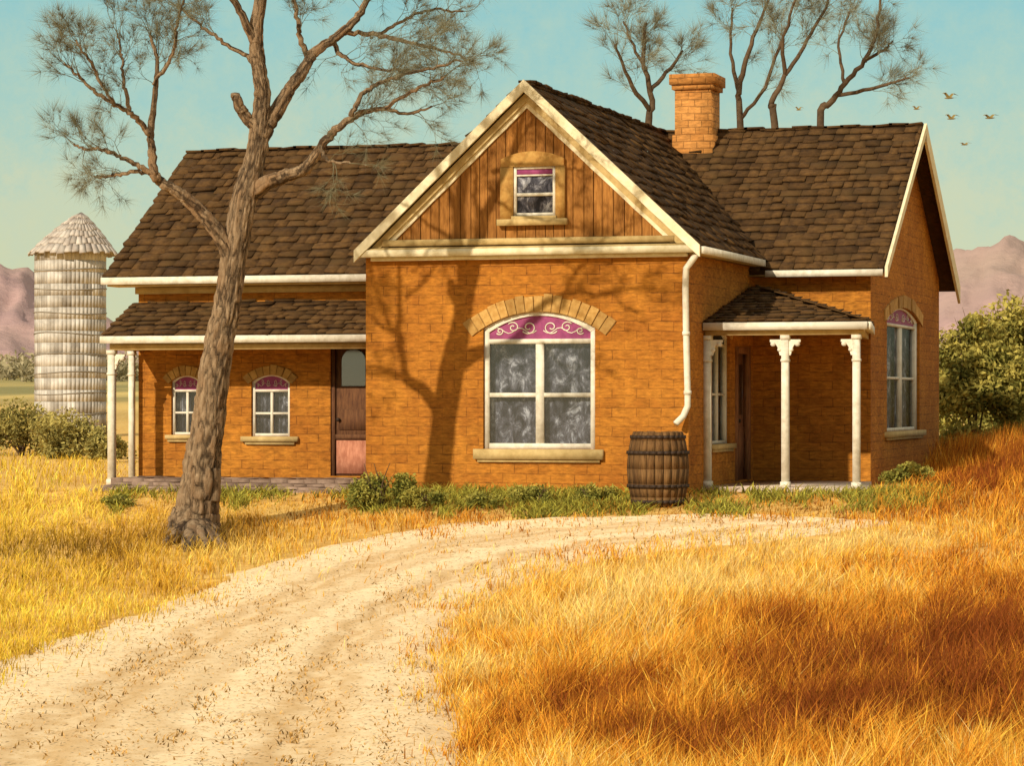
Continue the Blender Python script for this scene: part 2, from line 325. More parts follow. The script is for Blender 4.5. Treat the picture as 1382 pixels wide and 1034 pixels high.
def wall(mb,f,u0,u1,v0,v1,holes=(),rev=.2):
    us=sorted({u0,u1,*[h[0] for h in holes],*[h[1] for h in holes]}); vs=sorted({v0,v1,*[h[2] for h in holes],*[h[3] for h in holes]})
    for a,b_ in zip(us,us[1:]):
        for c,d in zip(vs,vs[1:]):
            if any(a>=h[0]-1e-6 and b_<=h[1]+1e-6 and c>=h[2]-1e-6 and d<=h[3]+1e-6 for h in holes): continue
            mb.poly([f.P(a,c),f.P(b_,c),f.P(b_,d),f.P(a,d)])
    for h in holes:
        ua,ub,va,vb,rise=h; top=vb-rise
        mb.poly([f.P(ua,va),f.P(ua,va,-rev),f.P(ua,top,-rev),f.P(ua,top)])
        mb.poly([f.P(ub,va),f.P(ub,va,-rev),f.P(ub,top,-rev),f.P(ub,top)])
        mb.poly([f.P(ua,va),f.P(ub,va),f.P(ub,va,-rev),f.P(ua,va,-rev)])
        if rise>0:
            A=arc(ua,ub,vb,rise)[0]
            for p,q in zip(A,A[1:]):
                mb.poly([f.P(*p),f.P(*q),f.P(q[0],vb),f.P(p[0],vb)])
                mb.poly([f.P(*p),f.P(*q),f.P(*q,-rev),f.P(*p,-rev)])
        else: mb.poly([f.P(ua,vb),f.P(ub,vb),f.P(ub,vb,-rev),f.P(ua,vb,-rev)])
def header(mb,f,ua,ub,vb,rise,t,nb,ext=.12,w=.03):
    _,uc,cv,Rr,ph=arc(ua,ub,vb,rise); e=ext/Rr; a0=-ph-e; a1=ph+e; r0=Rr+.005
    for i in range(nb):
        s=a0+(a1-a0)*(i+.07)/nb; e2=a0+(a1-a0)*(i+.93)/nb; tk=t*random.uniform(.88,1.08)
        P=[(uc+r*math.sin(a),cv+r*math.cos(a)) for r,a in ((r0,s),(r0,e2),(r0+tk,e2),(r0+tk,s))]
        mb.fprism(f,P,-.01,w+random.uniform(-.008,.01),random.random())
    P=[(uc+r*math.sin(a),cv+r*math.cos(a)) for r,a in [(r0,a0+(a1-a0)*k/10) for k in range(11)]+[(r0+t*.88,a1-(a1-a0)*k/10) for k in range(11)]]
    mb.fprism(f,P,-.01,w-.018,.9)
def window(f,ua,ub,va,vb,rise,vt,label=None,fw=.07,fh=None,cols=2,rowsn=2,ht=.26,nb=9,ext=.1,scroll=1,trans='purple',sillh=.12,head=True,mul=None,sillx=.12,ft=None):
    fh=fh or .07; mul=mul or fw*.7; ft=ft or fh
    mb=MB(); w0,w1=-.13,-.05
    A,uc,cv,Rr,ph=arc(ua,ub,vb,rise); side=vb-rise
    mb.fbox(f,ua,ua+fw,va,side+.0,w0,w1); mb.fbox(f,ub-fw,ub,va,side,w0,w1)
    mb.fbox(f,ua+fw,ub-fw,va,va+fh,w0,w1-.004)
    B=[(uc+(p[0]-uc)*(1-fw*2/(ub-ua)),p[1]-ft) for p in A]
    for i in range(len(A)-1): mb.fprism(f,[A[i],A[i+1],B[i+1],B[i]],w0,w1+.006)
    mb.fbox(f,ua+fw,ub-fw,vt-fh*.5,vt+fh*.35,w0,w1+.003)
    for k in range(1,cols):
        u=ua+(ub-ua)*k/cols; mb.fbox(f,u-mul*.6,u+mul*.6,va+fh,vt-fh*.5,w0+.01,w1-.008)
    for k in range(1,rowsn):
        v=va+(vt-va)*k/rowsn; mb.fbox(f,ua+fw,ub-fw,v-fh*.38,v+fh*.38,w0+.012,w1-.012)
    win=mb.build('window',MAT['white'],H)
    if label: win['label']=label
    mb=MB(); mb.poly([f.P(ua+.01,va+.01,-.1),f.P(ub-.01,va+.01,-.1),f.P(ub-.01,vt,-.1),f.P(ua+.01,vt,-.1)]); mb.build('pane',MAT['glass'],win)
    mb=MB(); n=40
    for i in range(n):
        a=ua+(ub-ua)*i/n; c=ua+(ub-ua)*(i+1)/n; wa=-.20+.02*math.sin(i*1.3); wc=-.20+.02*math.sin((i+1)*1.3)
        mb.poly([f.P(a,va,wa),f.P(c,va,wc),f.P(c,vt,wc),f.P(a,vt,wa)])
    mb.build('curtain',MAT['curtain'],win)
    mb=MB(); mb.fbox(f,ua-.1,ub+.1,va-.1,vb+.1,-.5,-.26); mb.build('room_backing',MAT['dark'],win)
    mb=MB(); pts=[(B[0][0],vt),(B[-1][0],vt)]+[(p[0],max(p[1]+.004,vt+.001)) for p in B[::-1]]
    mb.fprism(f,pts,-.12,-.075); mb.build('transom',MAT[trans],win)
    if scroll:
        mb=MB(); wd=ub-ua; b0=vt+fh*.35; hh=(vb-ft-b0); tr_=.011*wd/1.8*scroll
        for sgn in (-1,1):
            for c,(du,sz) in enumerate(((.10,.30),(.24,.24),(.36,.16))):
                pts=[]; R0=hh*sz; cu=uc+sgn*wd*du; cvv=b0+hh*(.50 if c<2 else .34)
                for k in range(22):
                    t=k/21; a=math.pi*(.2+2.6*t)*(1 if c%2 else -1); r_=R0*(1-.8*t)
                    pts.append(f.P(cu+sgn*r_*math.cos(a)*(wd/1.65),cvv+r_*math.sin(a),-.070))
                mb.tube(pts,[tr_]*22,4)
            pts=[f.P(uc+sgn*wd*(.03+.38*k/12),b0+hh*(.36-.12*math.sin(k*1.0)),-.070) for k in range(13)]
            mb.tube(pts,[tr_*.75]*13,4)
        mb.build('scrollwork',MAT['white'],win)
    if head:
        mb=MB(); header(mb,f,ua,ub,vb,rise,ht,nb,ext); mb.build('brick_header',MAT['tan'],win)
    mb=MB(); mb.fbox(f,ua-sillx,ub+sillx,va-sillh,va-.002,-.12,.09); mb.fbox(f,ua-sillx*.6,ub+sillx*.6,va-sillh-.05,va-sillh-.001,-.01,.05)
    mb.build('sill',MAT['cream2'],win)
    return win
def hx(f_on,px0,px1,yt,yb,pl,ax):
    if ax=='Y': a=onY(px0,yb,pl);c=onY(px1,yt,pl); return (a.x,c.x,a.z,c.z)
    a=onX(px0,yb,pl);c=onX(px1,yt,pl); return (a.y,c.y,a.z,c.z)
bw=hx(0,652,803,420,606,0,'Y'); bt=onY(727,460,0).z
w1=hx(0,231,271,507,587,YL,'Y'); w2=hx(0,339,391,506,589,YL,'Y'); wt=onY(360,527,YL).z
gw=[onX(1197,500,XW).y,onX(1241,500,XW).y,onX(1197,583,XW).z,onX(1220,416,XW).z]; gt=onX(1220,440,XW).z
sw=[onX(961,500,XWR).y,onX(985,500,XWR).y,onX(961,600,XWR).z,onX(975,445,XWR).z]
dr=[onX(992,500,XWR).y,onX(1011,500,XWR).y,.1,2.35]
dl=[onY(446,600,YL).x,onY(446,600,YL).x+.95,.17,onY(470,465,YL).z]
h_big=(*bw,.26); h1=(*w1,.10); h2=(*w2,.12); hg=(*gw,.22); hs=(*sw,.12); hd=(*dr,0); hdl=(*dl,0)
mb=MB(); wall(mb,FC,XWL,XWR,-.3,ZE-.08,[h_big])
mb.poly([(XWL,0,ZE-.08),(XWR,0,ZE-.08),(0,.0,ZR-.14)])
mb.build('front_wall',MAT['brick'],H)
mb=MB(); wall(mb,FS,0,12.6,-.3,ZE-.1,[hs,hd]); mb.poly([(XWL,0,-.3),(XWL,12.6,-.3),(XWL,12.6,ZE-.1),(XWL,0,ZE-.1)])
mb.poly([(XWL,12.6,-.3),(XWR,12.6,-.3),(XWR,12.6,ZE-.1),(0,12.6,ZR-.14),(XWL,12.6,ZE-.1)]); mb.build('side_wall',MAT['brick'],H)
ZLE=onY(300,372,1.35).z; ZLR=onY(250,205,4.9).z; YLE=1.35; YLR=4.9; YLB=8.0
mb=MB(); wall(mb,FL,XLL,XWL,-.3,ZLE+.05,[h1,h2,hdl])
mb.poly([(XLL,YL,-.3),(XLL,YLB,-.3),(XLL,YLB,ZLE+.1),(XLL,YLR,ZLR-.15),(XLL,YL,ZLE+.1)]); mb.poly([(XLL,YLB,-.3),(XWL,YLB,-.3),(XWL,YLB,ZLE),(XLL,YLB,ZLE)])
mb.build('left_wing_wall',MAT['brick'],H)
ZWE=3.66; YWE=4.42; 
mb=MB(); wall(mb,FRW,XWR,XW,-.3,ZWE+.15,[])
wall(mb,FG,YRW,YRB,-.3,ZWE+.15,[hg]); mb.poly([FG.P(YRW,ZWE+.15),FG.P(YRB,ZWE+.15),FG.P(YRR,ZR-.12)])
mb.poly([(XWR,YRB,-.3),(XW,YRB,-.3),(XW,YRB,ZWE+.1),(XWR,YRB,ZWE+.1)])
mb.build('right_wing_wall',MAT['brick'],H)
window(FC,*bw,.26,bt,label='large arched front window with purple scroll transom',fw=.085,fh=.09,ht=.27,nb=17,ext=.22,sillh=.16,sillx=.14,mul=.11,ft=.06)
window(FL,*w1,.10,wt,label='small arched window nearer the left porch post',fw=.045,fh=.045,ht=.16,nb=8,ext=.06,sillh=.07,sillx=.08,ft=.02,scroll=.9)
window(FL,*w2,.12,wt,label='small arched window to the left of the brown door',fw=.05,fh=.05,ht=.16,nb=8,ext=.06,sillh=.09,sillx=.16,ft=.02,scroll=.9)
window(FG,*gw,.22,gt,label='tall arched window in the right gable end',fw=.28,fh=.06,ht=.22,nb=9,ext=.3,sillh=.1,sillx=.25,mul=.26,ft=.03,scroll=.35)
window(FS,*sw,.12,sw[3]-.25,label='narrow window under the right porch roof',fw=.12,fh=.05,ht=.2,nb=7,ext=.1,trans='dark',sillh=.08,scroll=0,mul=.08)
# doors
mb=MB(); u0,u1,v0,v1=dl
mb.fbox(FL,u0,u1,v0,v1,-.12,-.07)
mb.fbox(FL,u0,u0+.07,v0,v1,-.07,-.03); mb.fbox(FL,u1-.07,u1,v0,v1,-.07,-.03); mb.fbox(FL,u0+.07,u1-.07,v0+.62,v0+.70,-.07,-.04)
mb.fbox(FL,u0+.13,u1-.13,v0+.78,v0+1.12,-.07,-.05)
d=mb.build('door',MAT['door'],H); d['label']='weathered brown door with arched glass beside the left porch windows'
mb=MB(); mb.fbox(FL,u0+.09,u1-.09,v0+.04,v0+.60,-.069,-.045); mb.build('lower_panel',MAT['doorpink'],d)
a=onY(460,521,YL); c=onY(492,471,YL)
mb=MB(); A=arc(a.x,c.x,c.z,.17)[0]; mb.fprism(FL,[(a.x,a.z),(c.x,a.z)]+A[::-1],-.05,-.04); mb.build('pane',MAT['glass'],d)
mb=MB(); mb.fprism(FL,[(a.x-.01,a.z-.01),(c.x+.01,a.z-.01)]+[(p[0],p[1]+.01) for p in A[::-1]],-.069,-.055); mb.build('glass_backing',MAT['dark'],d)
mb=MB(); mb.tube([FL.P(u0+.13,v0+.95,-.045),FL.P(u0+.13,v0+.95,.0)],[.03,.035],8); mb.build('handle',MAT['iron'],d)
mb=MB(); u0,u1,v0,v1=dr
mb.fbox(FS,u0,u1,v0,v1,-.12,-.07); mb.fbox(FS,u0,u0+.15,v0,v1,-.07,.03); mb.fbox(FS,u1-.15,u1,v0,v1,-.07,.03); mb.fbox(FS,u0+.15,u1-.15,v1-.12,v1,-.07,.02); mb.fbox(FS,u0+.25,u1-.25,v0+.2,v0+.9,-.07,-.04)
d=mb.build('door',MAT['darkdoor'],H); d['label']='dark wooden door under the right porch'
mb=MB(); mb.fbox(FS,u0+.25,u1-.25,v0+1.1,v1-.3,-.07,-.055); mb.build('pane',MAT['glass'],d)
mb=MB(); mb.tube([FS.P(u0+.2,v0+1,-.045),FS.P(u0+.2,v0+1,.05)],[.03,.035],8); mb.build('handle',MAT['iron'],d)
# --- gable boards
zb=onY(700,322,-.02).z
mb=MB(); x=-2.5
while x<2.5:
    w=random.uniform(.13,.19); x2=min(x+w,2.5)
    za=ZR-SL*abs(x)-.18; zc=ZR-SL*abs(x2)-.18; dj=random.uniform(0,.015)
    if min(za,zc)>zb+.03:
        mb.fprism(FC,[(x+.006,zb),(x2-.006,zb),(x2-.006,zc),(x+.006,za)],.005,.03+dj,random.random())
    x=x2
mb.build('gable_boarding',MAT['plank'],H)
def rake(y0,y1,top,th,ext,mat,name='rake_board'):
    for sg in (-1,1):
        mb=MB(); e=EO+ext; n=14
        tp_=[];bt_=[]
        for k in range(n+1):
            x=e*k/n; j=random.uniform(-.006,.006); tp_.append((sg*x,ZR-SL*x-top)); bt_.append((sg*x,ZR-SL*x-top-th+j))
        for k in range(n): mb.fprism(Fr((0,0,0),(1,0,0),(0,-1,0)),[tp_[k],tp_[k+1],bt_[k+1],bt_[k]],y0,y1)
        mb.build(name,MAT[mat],H)
rake(.22,.27,-.03,.19,.02,'cream')
rake(.08,.13,.16,.15,-.22,'cream2')
rake(.05,.079,.31,.09,-.38,'cream')
zt=onY(700,334,-.3).z
mb=MB(); mb.box(-EO-.01,EO+.01,-.25,-.03,zt-.11,zt); mb.box(-2.60,2.60,-.14,-.03,zt-.17,zt-.112); mb.build('cornice',MAT['cream'],H)
mb=MB(); mb.box(-2.40,2.40,-.15,-.035,zt+.06,zt+.16); mb.hexa([(-2.6,-.23,zt+.002),(2.6,-.23,zt+.002),(2.6,-.04,zt+.002),(-2.6,-.04,zt+.002),(-2.6,-.22,zt+.02),(2.6,-.22,zt+.02),(2.6,-.04,zt+.055),(-2.6,-.04,zt+.055)]); mb.build('cornice_ledge',MAT['cream2'],H)
# attic window
a=onY(694,292,-.05); c=onY(751,224,-.05); o0=onY(675,305,-.05); o1=onY(765,203,-.05)
mb=MB(); f=FC
mb.fbox(f,a.x,a.x+.05,a.z,c.z,.04,.09); mb.fbox(f,c.x-.05,c.x,a.z,c.z,.04,.09); mb.fbox(f,a.x+.05,c.x-.05,c.z-.04,c.z,.04,.088); mb.fbox(f,a.x+.05,c.x-.05,a.z,a.z+.05,.04,.088)
zm=(a.z+c.z)/2-.05; mb.fbox(f,a.x+.05,c.x-.05,zm-.025,zm+.025,.04,.086); mb.fbox(f,a.x+.05,c.x-.05,c.z-.15,c.z-.125,.04,.085)
aw=mb.build('window',MAT['white'],H); aw['label']='small attic window in the boarded gable'
mb=MB(); mb.fbox(f,a.x+.05,c.x-.05,a.z+.05,c.z-.13,.038,.052); mb.build('pane',MAT['curtain'],aw)
mb=MB(); mb.fbox(f,a.x+.05,c.x-.05,c.z-.125,c.z-.04,.038,.07); mb.build('transom',MAT['purple'],aw)
mb=MB(); mb.fbox(f,o0.x+.02,a.x,o0.z+.1,c.z,.03,.12); mb.fbox(f,c.x,o1.x-.02,o0.z+.1,c.z,.03,.12)
A=arc(o0.x+.03,o1.x-.03,o1.z,.12)[0]; mb.fprism(f,[(o0.x+.03,c.z+.001),(o1.x-.03,c.z+.001)]+A[::-1],.03,.125); mb.build('surround',MAT['surround'],aw)
mb=MB(); mb.fbox(f,o0.x-.02,o1.x+.02,o0.z,o0.z+.098,.03,.18); mb.fbox(f,a.x-.02,c.x+.02,a.z-.06,a.z-.001,.12,.15); mb.build('sill',MAT['cream2'],aw)
# --- roofs
def shingles(mb,O,U,V,lim,LV,row=.25,wid=(.14,.42),th=.034):
    U=U.normalized(); V=V.normalized(); Nn=U.cross(V).normalized()
    if Nn.z<0: Nn=-Nn
    v=0
    while v<LV-.03:
        a,b_=lim(min(v+.02,LV)); rowr=random.random()*.2
        if b_-a>.06:
            u=a-random.random()*.2
            while u<b_:
                w=random.uniform(*wid); ua=max(u,a); ub=min(u+w,b_)
                if ub-ua>.03:
                    vj=v+random.uniform(-.05,.04); vt_=min(v+row*1.35,LV+.02); t=th*random.uniform(.3,1.6); g_=random.uniform(.001,.005)
                    tl=random.uniform(-.012,.012)
                    P=[O+U*(ua+g_)+V*vj+Nn*.01,O+U*(ub-g_)+V*(vj+random.uniform(-.03,.03))+Nn*.01,O+U*(ub-g_)+V*vt_-Nn*.01,O+U*(ua+g_)+V*vt_-Nn*.01]
                    Qq=[P[0]+Nn*(t+tl),P[1]+Nn*(t-tl),P[2]+Nn*.012,P[3]+Nn*.012]
                    mb.hexa(P+Qq,min(1,rowr+random.random()**2*.8))
                u+=w
        v+=row*random.uniform(.93,1.07)
def slab(mb,pts,t=.09):
    pts=[Vector(p) for p in pts]; n=(pts[1]-pts[0]).cross(pts[2]-pts[0]).normalized()
    if n.z<0:n=-n
    lo=[p-n*t for p in pts]; mb.poly(pts,.95); mb.poly(lo[::-1],.6)
    for i in range(len(pts)): k=(i+1)%len(pts); mb.poly([pts[i],lo[i],lo[k],pts[k]],.6)
def roofquad(mb,O,U,V,Lu,Lv,**k):
    O=Vector(O);U=Vector(U).normalized();V=Vector(V).normalized()
    slab(mb,[O,O+U*Lu,O+U*Lu+V*Lv,O+V*Lv]); shingles(mb,O,U,V,lambda v:(-random.uniform(0,.03),Lu+random.uniform(0,.03)),Lv,**k)
def ridgecap(mb,p,q):
    p=Vector(p);q=Vector(q);L=(q-p).length;d=(q-p).normalized();t=0
    while t<L:
        a=p+d*t; b_=p+d*min(t+.36,L)
        mb.beam(a+Vector((0,0,random.uniform(-.02,.025))),b_+Vector((0,0,random.uniform(-.02,.025))),.2,.04,random.random()); t+=.3
vc=Vector((-EO,0,ZR-ZE)); Lc=vc.length
mb=MB(); roofquad(mb,(EO,-.22,ZE),(0,1,0),(-EO,0,ZR-ZE),12.9+.22,Lc); roofquad(mb,(-EO,-.22,ZE),(0,1,0),(EO,0,ZR-ZE),12.9+.22,Lc)
ridgecap(mb,(0,-.22,ZR+.01),(0,12.8,ZR+.01)); rc=mb.build('gable_roof',MAT['shingle'],H)
XRE=XW+.28; vw=Vector((0,YRR-YWE,ZR-ZWE))
mb=MB(); roofquad(mb,(.05,YWE,ZWE),(1,0,0),vw,XRE-.05,vw.length); vb_=Vector((0,-(YRR-YWE),ZR-ZWE)); roofquad(mb,(.05,2*YRR-YWE,ZWE),(1,0,0),vb_,XRE-.05,vw.length)
ridgecap(mb,(.1,YRR,ZR+.01),(XRE,YRR,ZR+.01)); rw=mb.build('wing_roof',MAT['shingle'],H)
XE=onY(141,378,YLE).x; vl=Vector((0,YLR-YLE,ZLR-ZLE))
xr=-.5
mb=MB(); roofquad(mb,(XE,YLE,ZLE),(1,0,0),vl,xr-XE,vl.length); roofquad(mb,(XE,2*YLR-YLE,ZLE),(1,0,0),Vector((0,-vl.y,vl.z)),xr-XE,vl.length)
ridgecap(mb,(XE,YLR,ZLR+.01),(xr,YLR,ZLR+.01)); mb.build('left_roof',MAT['shingle'],H)
for sg in (0,1):
    mb=MB(); yA=YWE-.03 if sg==0 else 2*YRR-YWE+.03
    th=.17 if sg==0 else .34
    P=[(YRR,ZR+.03),(yA,ZWE+.03),(yA,ZWE+.03-th),(YRR,ZR+.03-th)]
    mb.fprism(Fr((XRE+.03,0,0),(0,1,0),(1,0,0)),P,.0,.05); mb.build('rake_board',MAT['cream'],H)
mb=MB(); mb.box(XE-.03,XWL-.1,YLE-.09,YLE-.005,ZLE-.13,ZLE-.01); mb.build('gutter',MAT['white'],H)
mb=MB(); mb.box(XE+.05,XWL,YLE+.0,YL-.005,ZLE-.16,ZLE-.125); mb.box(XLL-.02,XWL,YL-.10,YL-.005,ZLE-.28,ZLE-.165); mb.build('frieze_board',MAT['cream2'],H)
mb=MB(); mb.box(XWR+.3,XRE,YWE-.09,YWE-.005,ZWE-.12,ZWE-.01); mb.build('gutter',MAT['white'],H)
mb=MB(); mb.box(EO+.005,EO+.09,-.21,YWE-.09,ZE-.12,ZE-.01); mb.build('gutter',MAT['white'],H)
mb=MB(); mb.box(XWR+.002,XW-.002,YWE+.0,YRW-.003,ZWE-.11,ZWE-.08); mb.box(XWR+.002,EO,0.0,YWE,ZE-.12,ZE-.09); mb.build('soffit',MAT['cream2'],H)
cx0=onY(916,180,8.3).x; cx1=onY(964,180,8.3).x; ct=onY(940,102,8.3).z
mb=MB(); mb.box(cx0,cx1,8.0,8.75,5.6,ct-.28); mb.box(cx0-.05,cx1+.05,7.95,8.8,ct-.28,ct-.19); mb.box(cx0-.09,cx1+.09,7.91,8.84,ct-.188,ct-.0)
mb.box(cx0-.04,cx1+.04,7.96,8.79,5.7,6.35)
ch=mb.build('chimney',MAT['chimney'],rw); ch['label']='square orange brick chimney with stepped cap'
# --- left porch
YP=.5; XE2=onY(138,455,YP).x; zpe=onY(300,452,YP).z; zpt=onY(300,408,YL).z
vp=Vector((0,YL-YP,zpt-zpe))
mb=MB(); roofquad(mb,(XE2,YP,zpe),(1,0,0),vp,XWL-.01-XE2,vp.length,row=.2); pr=mb.build('porch_roof',MAT['shingle'],H); pr['label']='lean-to shingle porch roof along the left wing'
mb=MB(); mb.box(XE2-.02,XWL-.01,YP-.06,YP-.002,zpe-.13,zpe-.01); mb.build('fascia',MAT['white'],pr)
zbm=zpe-.14
mb=MB(); mb.box(XE2+.08,XWL-.01,.62,.76,zbm-.1,zbm+.02); mb.box(XE2+.08,XE2+.2,.76,YL-.01,zbm-.1,zbm+.02); mb.build('beam',MAT['cream2'],pr)
def post(px,Y,zb_,zt_,w,lab=None,br=(1,)):
    x=onY(px,600,Y).x; mb=MB(); h=w/2
    mb.box(x-h,x+h,Y-h,Y+h,zb_+.10,zt_-.07); mb.box(x-h*1.3,x+h*1.3,Y-h*1.3,Y+h*1.3,zb_,zb_+.099); mb.box(x-h*1.3,x+h*1.3,Y-h*1.3,Y+h*1.3,zt_-.069,zt_)
    mb.box(x-h*1.2,x+h*1.2,Y-h*1.2,Y+h*1.2,zt_-.42,zt_-.38)
    p=mb.build('porch_post',MAT['white'],H)
    if lab:p['label']=lab
    for s in br:
        mb=MB(); L=.19; f=Fr((x+s*h,Y,zt_-.07),(s,0,0),(0,-1,0))
        pts=[(0,0),(L,0),(L,-.04)]+[(L-.02-(L-.06)*math.sin(a),-.04-(L+.02)*(1-math.cos(a))) for a in [i*math.pi/16 for i in range(1,8)]]+[(.03,-L-.06),(0,-L-.06)]
        mb.fprism(f,pts,-.025,.025)
        mb.tube([f.P(L-.05,-.07,-.04),f.P(L-.05,-.07,.04)],[.038,.038],12); mb.tube([f.P(.04,-.16,-.035),f.P(.04,-.16,.035)],[.03,.03],10)
        mb.build('bracket',MAT['white'],p)
    return p
post(151,.69,.02,zbm-.1,.11,'left porch post at the outer front corner',(1,))
post(178,1.62,.02,zbm-.1,.09,'left porch post against the wing wall',())
mb=MB(); x=XE2+.15
while x<XWL-.05:
    w=random.uniform(.22,.4); x2=min(x+w,XWL-.02)
    for (ya,yb_) in ((.5,.92),(.93,1.36),(1.37,1.79)): mb.box(x+.006,x2-.006,ya,yb_,-.2,.13+random.uniform(0,.02),random.random())
    if x>XE2+.3:
        mb.box(x+.008,x2-.008,.02,.49,-.25,.075+random.uniform(0,.02),random.random()); mb.box(x+.03,min(x2+.02,XWL-.02),-.42,.01,-.3,.03+random.uniform(0,.02),random.random()); mb.box(x+.01,min(x2,XWL-.02),-.85,-.43,-.3,.0+random.uniform(0,.02),random.random())
    x=x2
mb.build('porch_floor',MAT['paver'],H)
# --- right porch
YA=.95; A_=Vector((XWR+.02,YA,0)); B_=onY(1171,437,YA); C_=Vector((XW+.02,YRW-.02,0))
ze=onY(1060,434,YA).z; AP=Vector((XWR+.06,YRW-.25,onY(1008,386,YRW-.25).z))
A_.z=B_.z=C_.z=ze
mb=MB()
def tri(mb,P,Qv,Ap):
    U=(Qv-P).normalized(); L=(Qv-P).length; ua=(Ap-P).dot(U); Vv=(Ap-P)-U*ua; LV=Vv.length
    slab(mb,[P,Qv,Ap],.05); shingles(mb,P,U,Vv,lambda v:(ua*v/LV,L+(ua-L)*v/LV),LV-.08,row=.27,wid=(.16,.34),th=.03)
tri(mb,A_,B_,AP); tri(mb,B_,C_,AP); pr2=mb.build('porch_roof',MAT['shingle'],H); pr2['label']='low hipped shingle roof of the right corner porch'
mb=MB()
for p,q in ((A_,B_),(B_,C_)):
    dd=(q-p).normalized(); n=Vector((dd.y,-dd.x,0)); z=Vector((0,0,-.07)); mb.beam(p+n*.03+z,q+n*.03+z,.05,.12)
mb.build('fascia',MAT['white'],pr2)
mb=MB(); i=Vector((0,.12,-.16)); mb.beam(A_+i,B_+i+Vector((-.15,0,0)),.1,.1); mb.beam(B_+i+Vector((-.15,0,0)),C_+Vector((-.1,0,-.16)),.1,.1); mb.build('beam',MAT['cream2'],pr2)
mb=MB(); z=Vector((0,0,-.11)); mb.poly([A_+z,B_+z,C_+z,Vector((XWR+.02,YRW-.02,ze-.11))]); mb.build('ceiling',MAT['cream'],pr2)
for px,lab,br in ((955,'right porch post nearest the downspout',(1,)),(1060,'middle post of the right porch',(-1,1)),(1156,'outermost post of the right porch',(-1,))):
    post(px,YA+.14,.06,ze-.21,.11,lab,br)
mb=MB(); P=[(XWR+.02,YA-.08,-.2),(B_.x,YA-.08,-.2),(C_.x,YRW-.03,-.2),(XWR+.02,YRW-.03,-.2)]
mb.hexa(P+[(p[0],p[1],.07) for p in P]); mb.build('porch_floor',MAT['slab'],H)
pts=[onY(942,340,-.13),onY(935,350,-.12),onY(926,362,-.08),onY(925,385,-.07),onY(926,450,-.07),onY(928,530,-.07),onY(928,548,-.08),onY(922,562,-.14),onY(912,572,-.24)]
mb=MB(); mb.tube(pts,[.05]*9,10)
mb.tube([pts[4]+Vector((0,0,.03)),pts[4]-Vector((0,0,.03))],[.062]*2,10); mb.tube([pts[5]+Vector((0,0,.03)),pts[5]-Vector((0,0,.03))],[.062]*2,10)
mb.build('downspout',MAT['white'],H,smooth=False)
# ================================================================= BARREL
bl=gp(888,681)
bl=Vector((bl.x,bl.y,bl.z-.02)); D=(bl-CAM).dot(fwd); sc=F/D; rb=42/sc; hb=100/sc
Bt=thing('wooden_barrel',bl,'weathered wooden barrel with iron hoops below the downspout','barrel')
mb=MB(); ns=22; prof=[(0,.80),(.12,.89),(.3,.97),(.5,1.0),(.7,.97),(.88,.89),(1,.80)]
for i in range(ns):
    a0=2*math.pi*(i+.04)/ns; a1=2*math.pi*(i+.96)/ns; r_=random.random(); jz=random.uniform(-.012,.012)
    for (t0,q0),(t1,q1) in zip(prof,prof[1:]):
        o=[]
        for rr0,t,q in ((1,t0,q0),(1,t1,q1)):
            for a in (a0,a1): o.append(bl+Vector((math.cos(a)*rb*q,math.sin(a)*rb*q,t*hb+(jz if t==1 else 0))))
        n=[bl+Vector(((p.x-bl.x)*.92,(p.y-bl.y)*.92,p.z-bl.z)) for p in o]
        mb.hexa([o[0],o[1],n[1],n[0],o[2],o[3],n[3],n[2]],r_)
mb.build('staves',MAT['barrel'],Bt)
mb=MB(); mb.tube([bl+Vector((0,0,hb*.93)),bl+Vector((0,0,hb*.95))],[rb*.78]*2,22); mb.build('lid',MAT['barrel'],Bt)
for t,q in ((.06,.85),(.27,.965),(.72,.975),(.93,.86)):
    mb=MB(); n=28
    for k in range(n):
        a=2*math.pi*k/n; c=2*math.pi*(k+1)/n; r0=rb*q*.98; r1=rb*q+.02
        f=lambda a,r,z:bl+Vector((math.cos(a)*r,math.sin(a)*r,z))
        z0=t*hb-.025; z1=z0+.05
        mb.hexa([f(a,r0,z0),f(c,r0,z0),f(c,r1,z0),f(a,r1,z0),f(a,r0,z1),f(c,r0,z1),f(c,r1,z1),f(a,r1,z1)])
    mb.build('hoop',MAT['iron'],Bt)
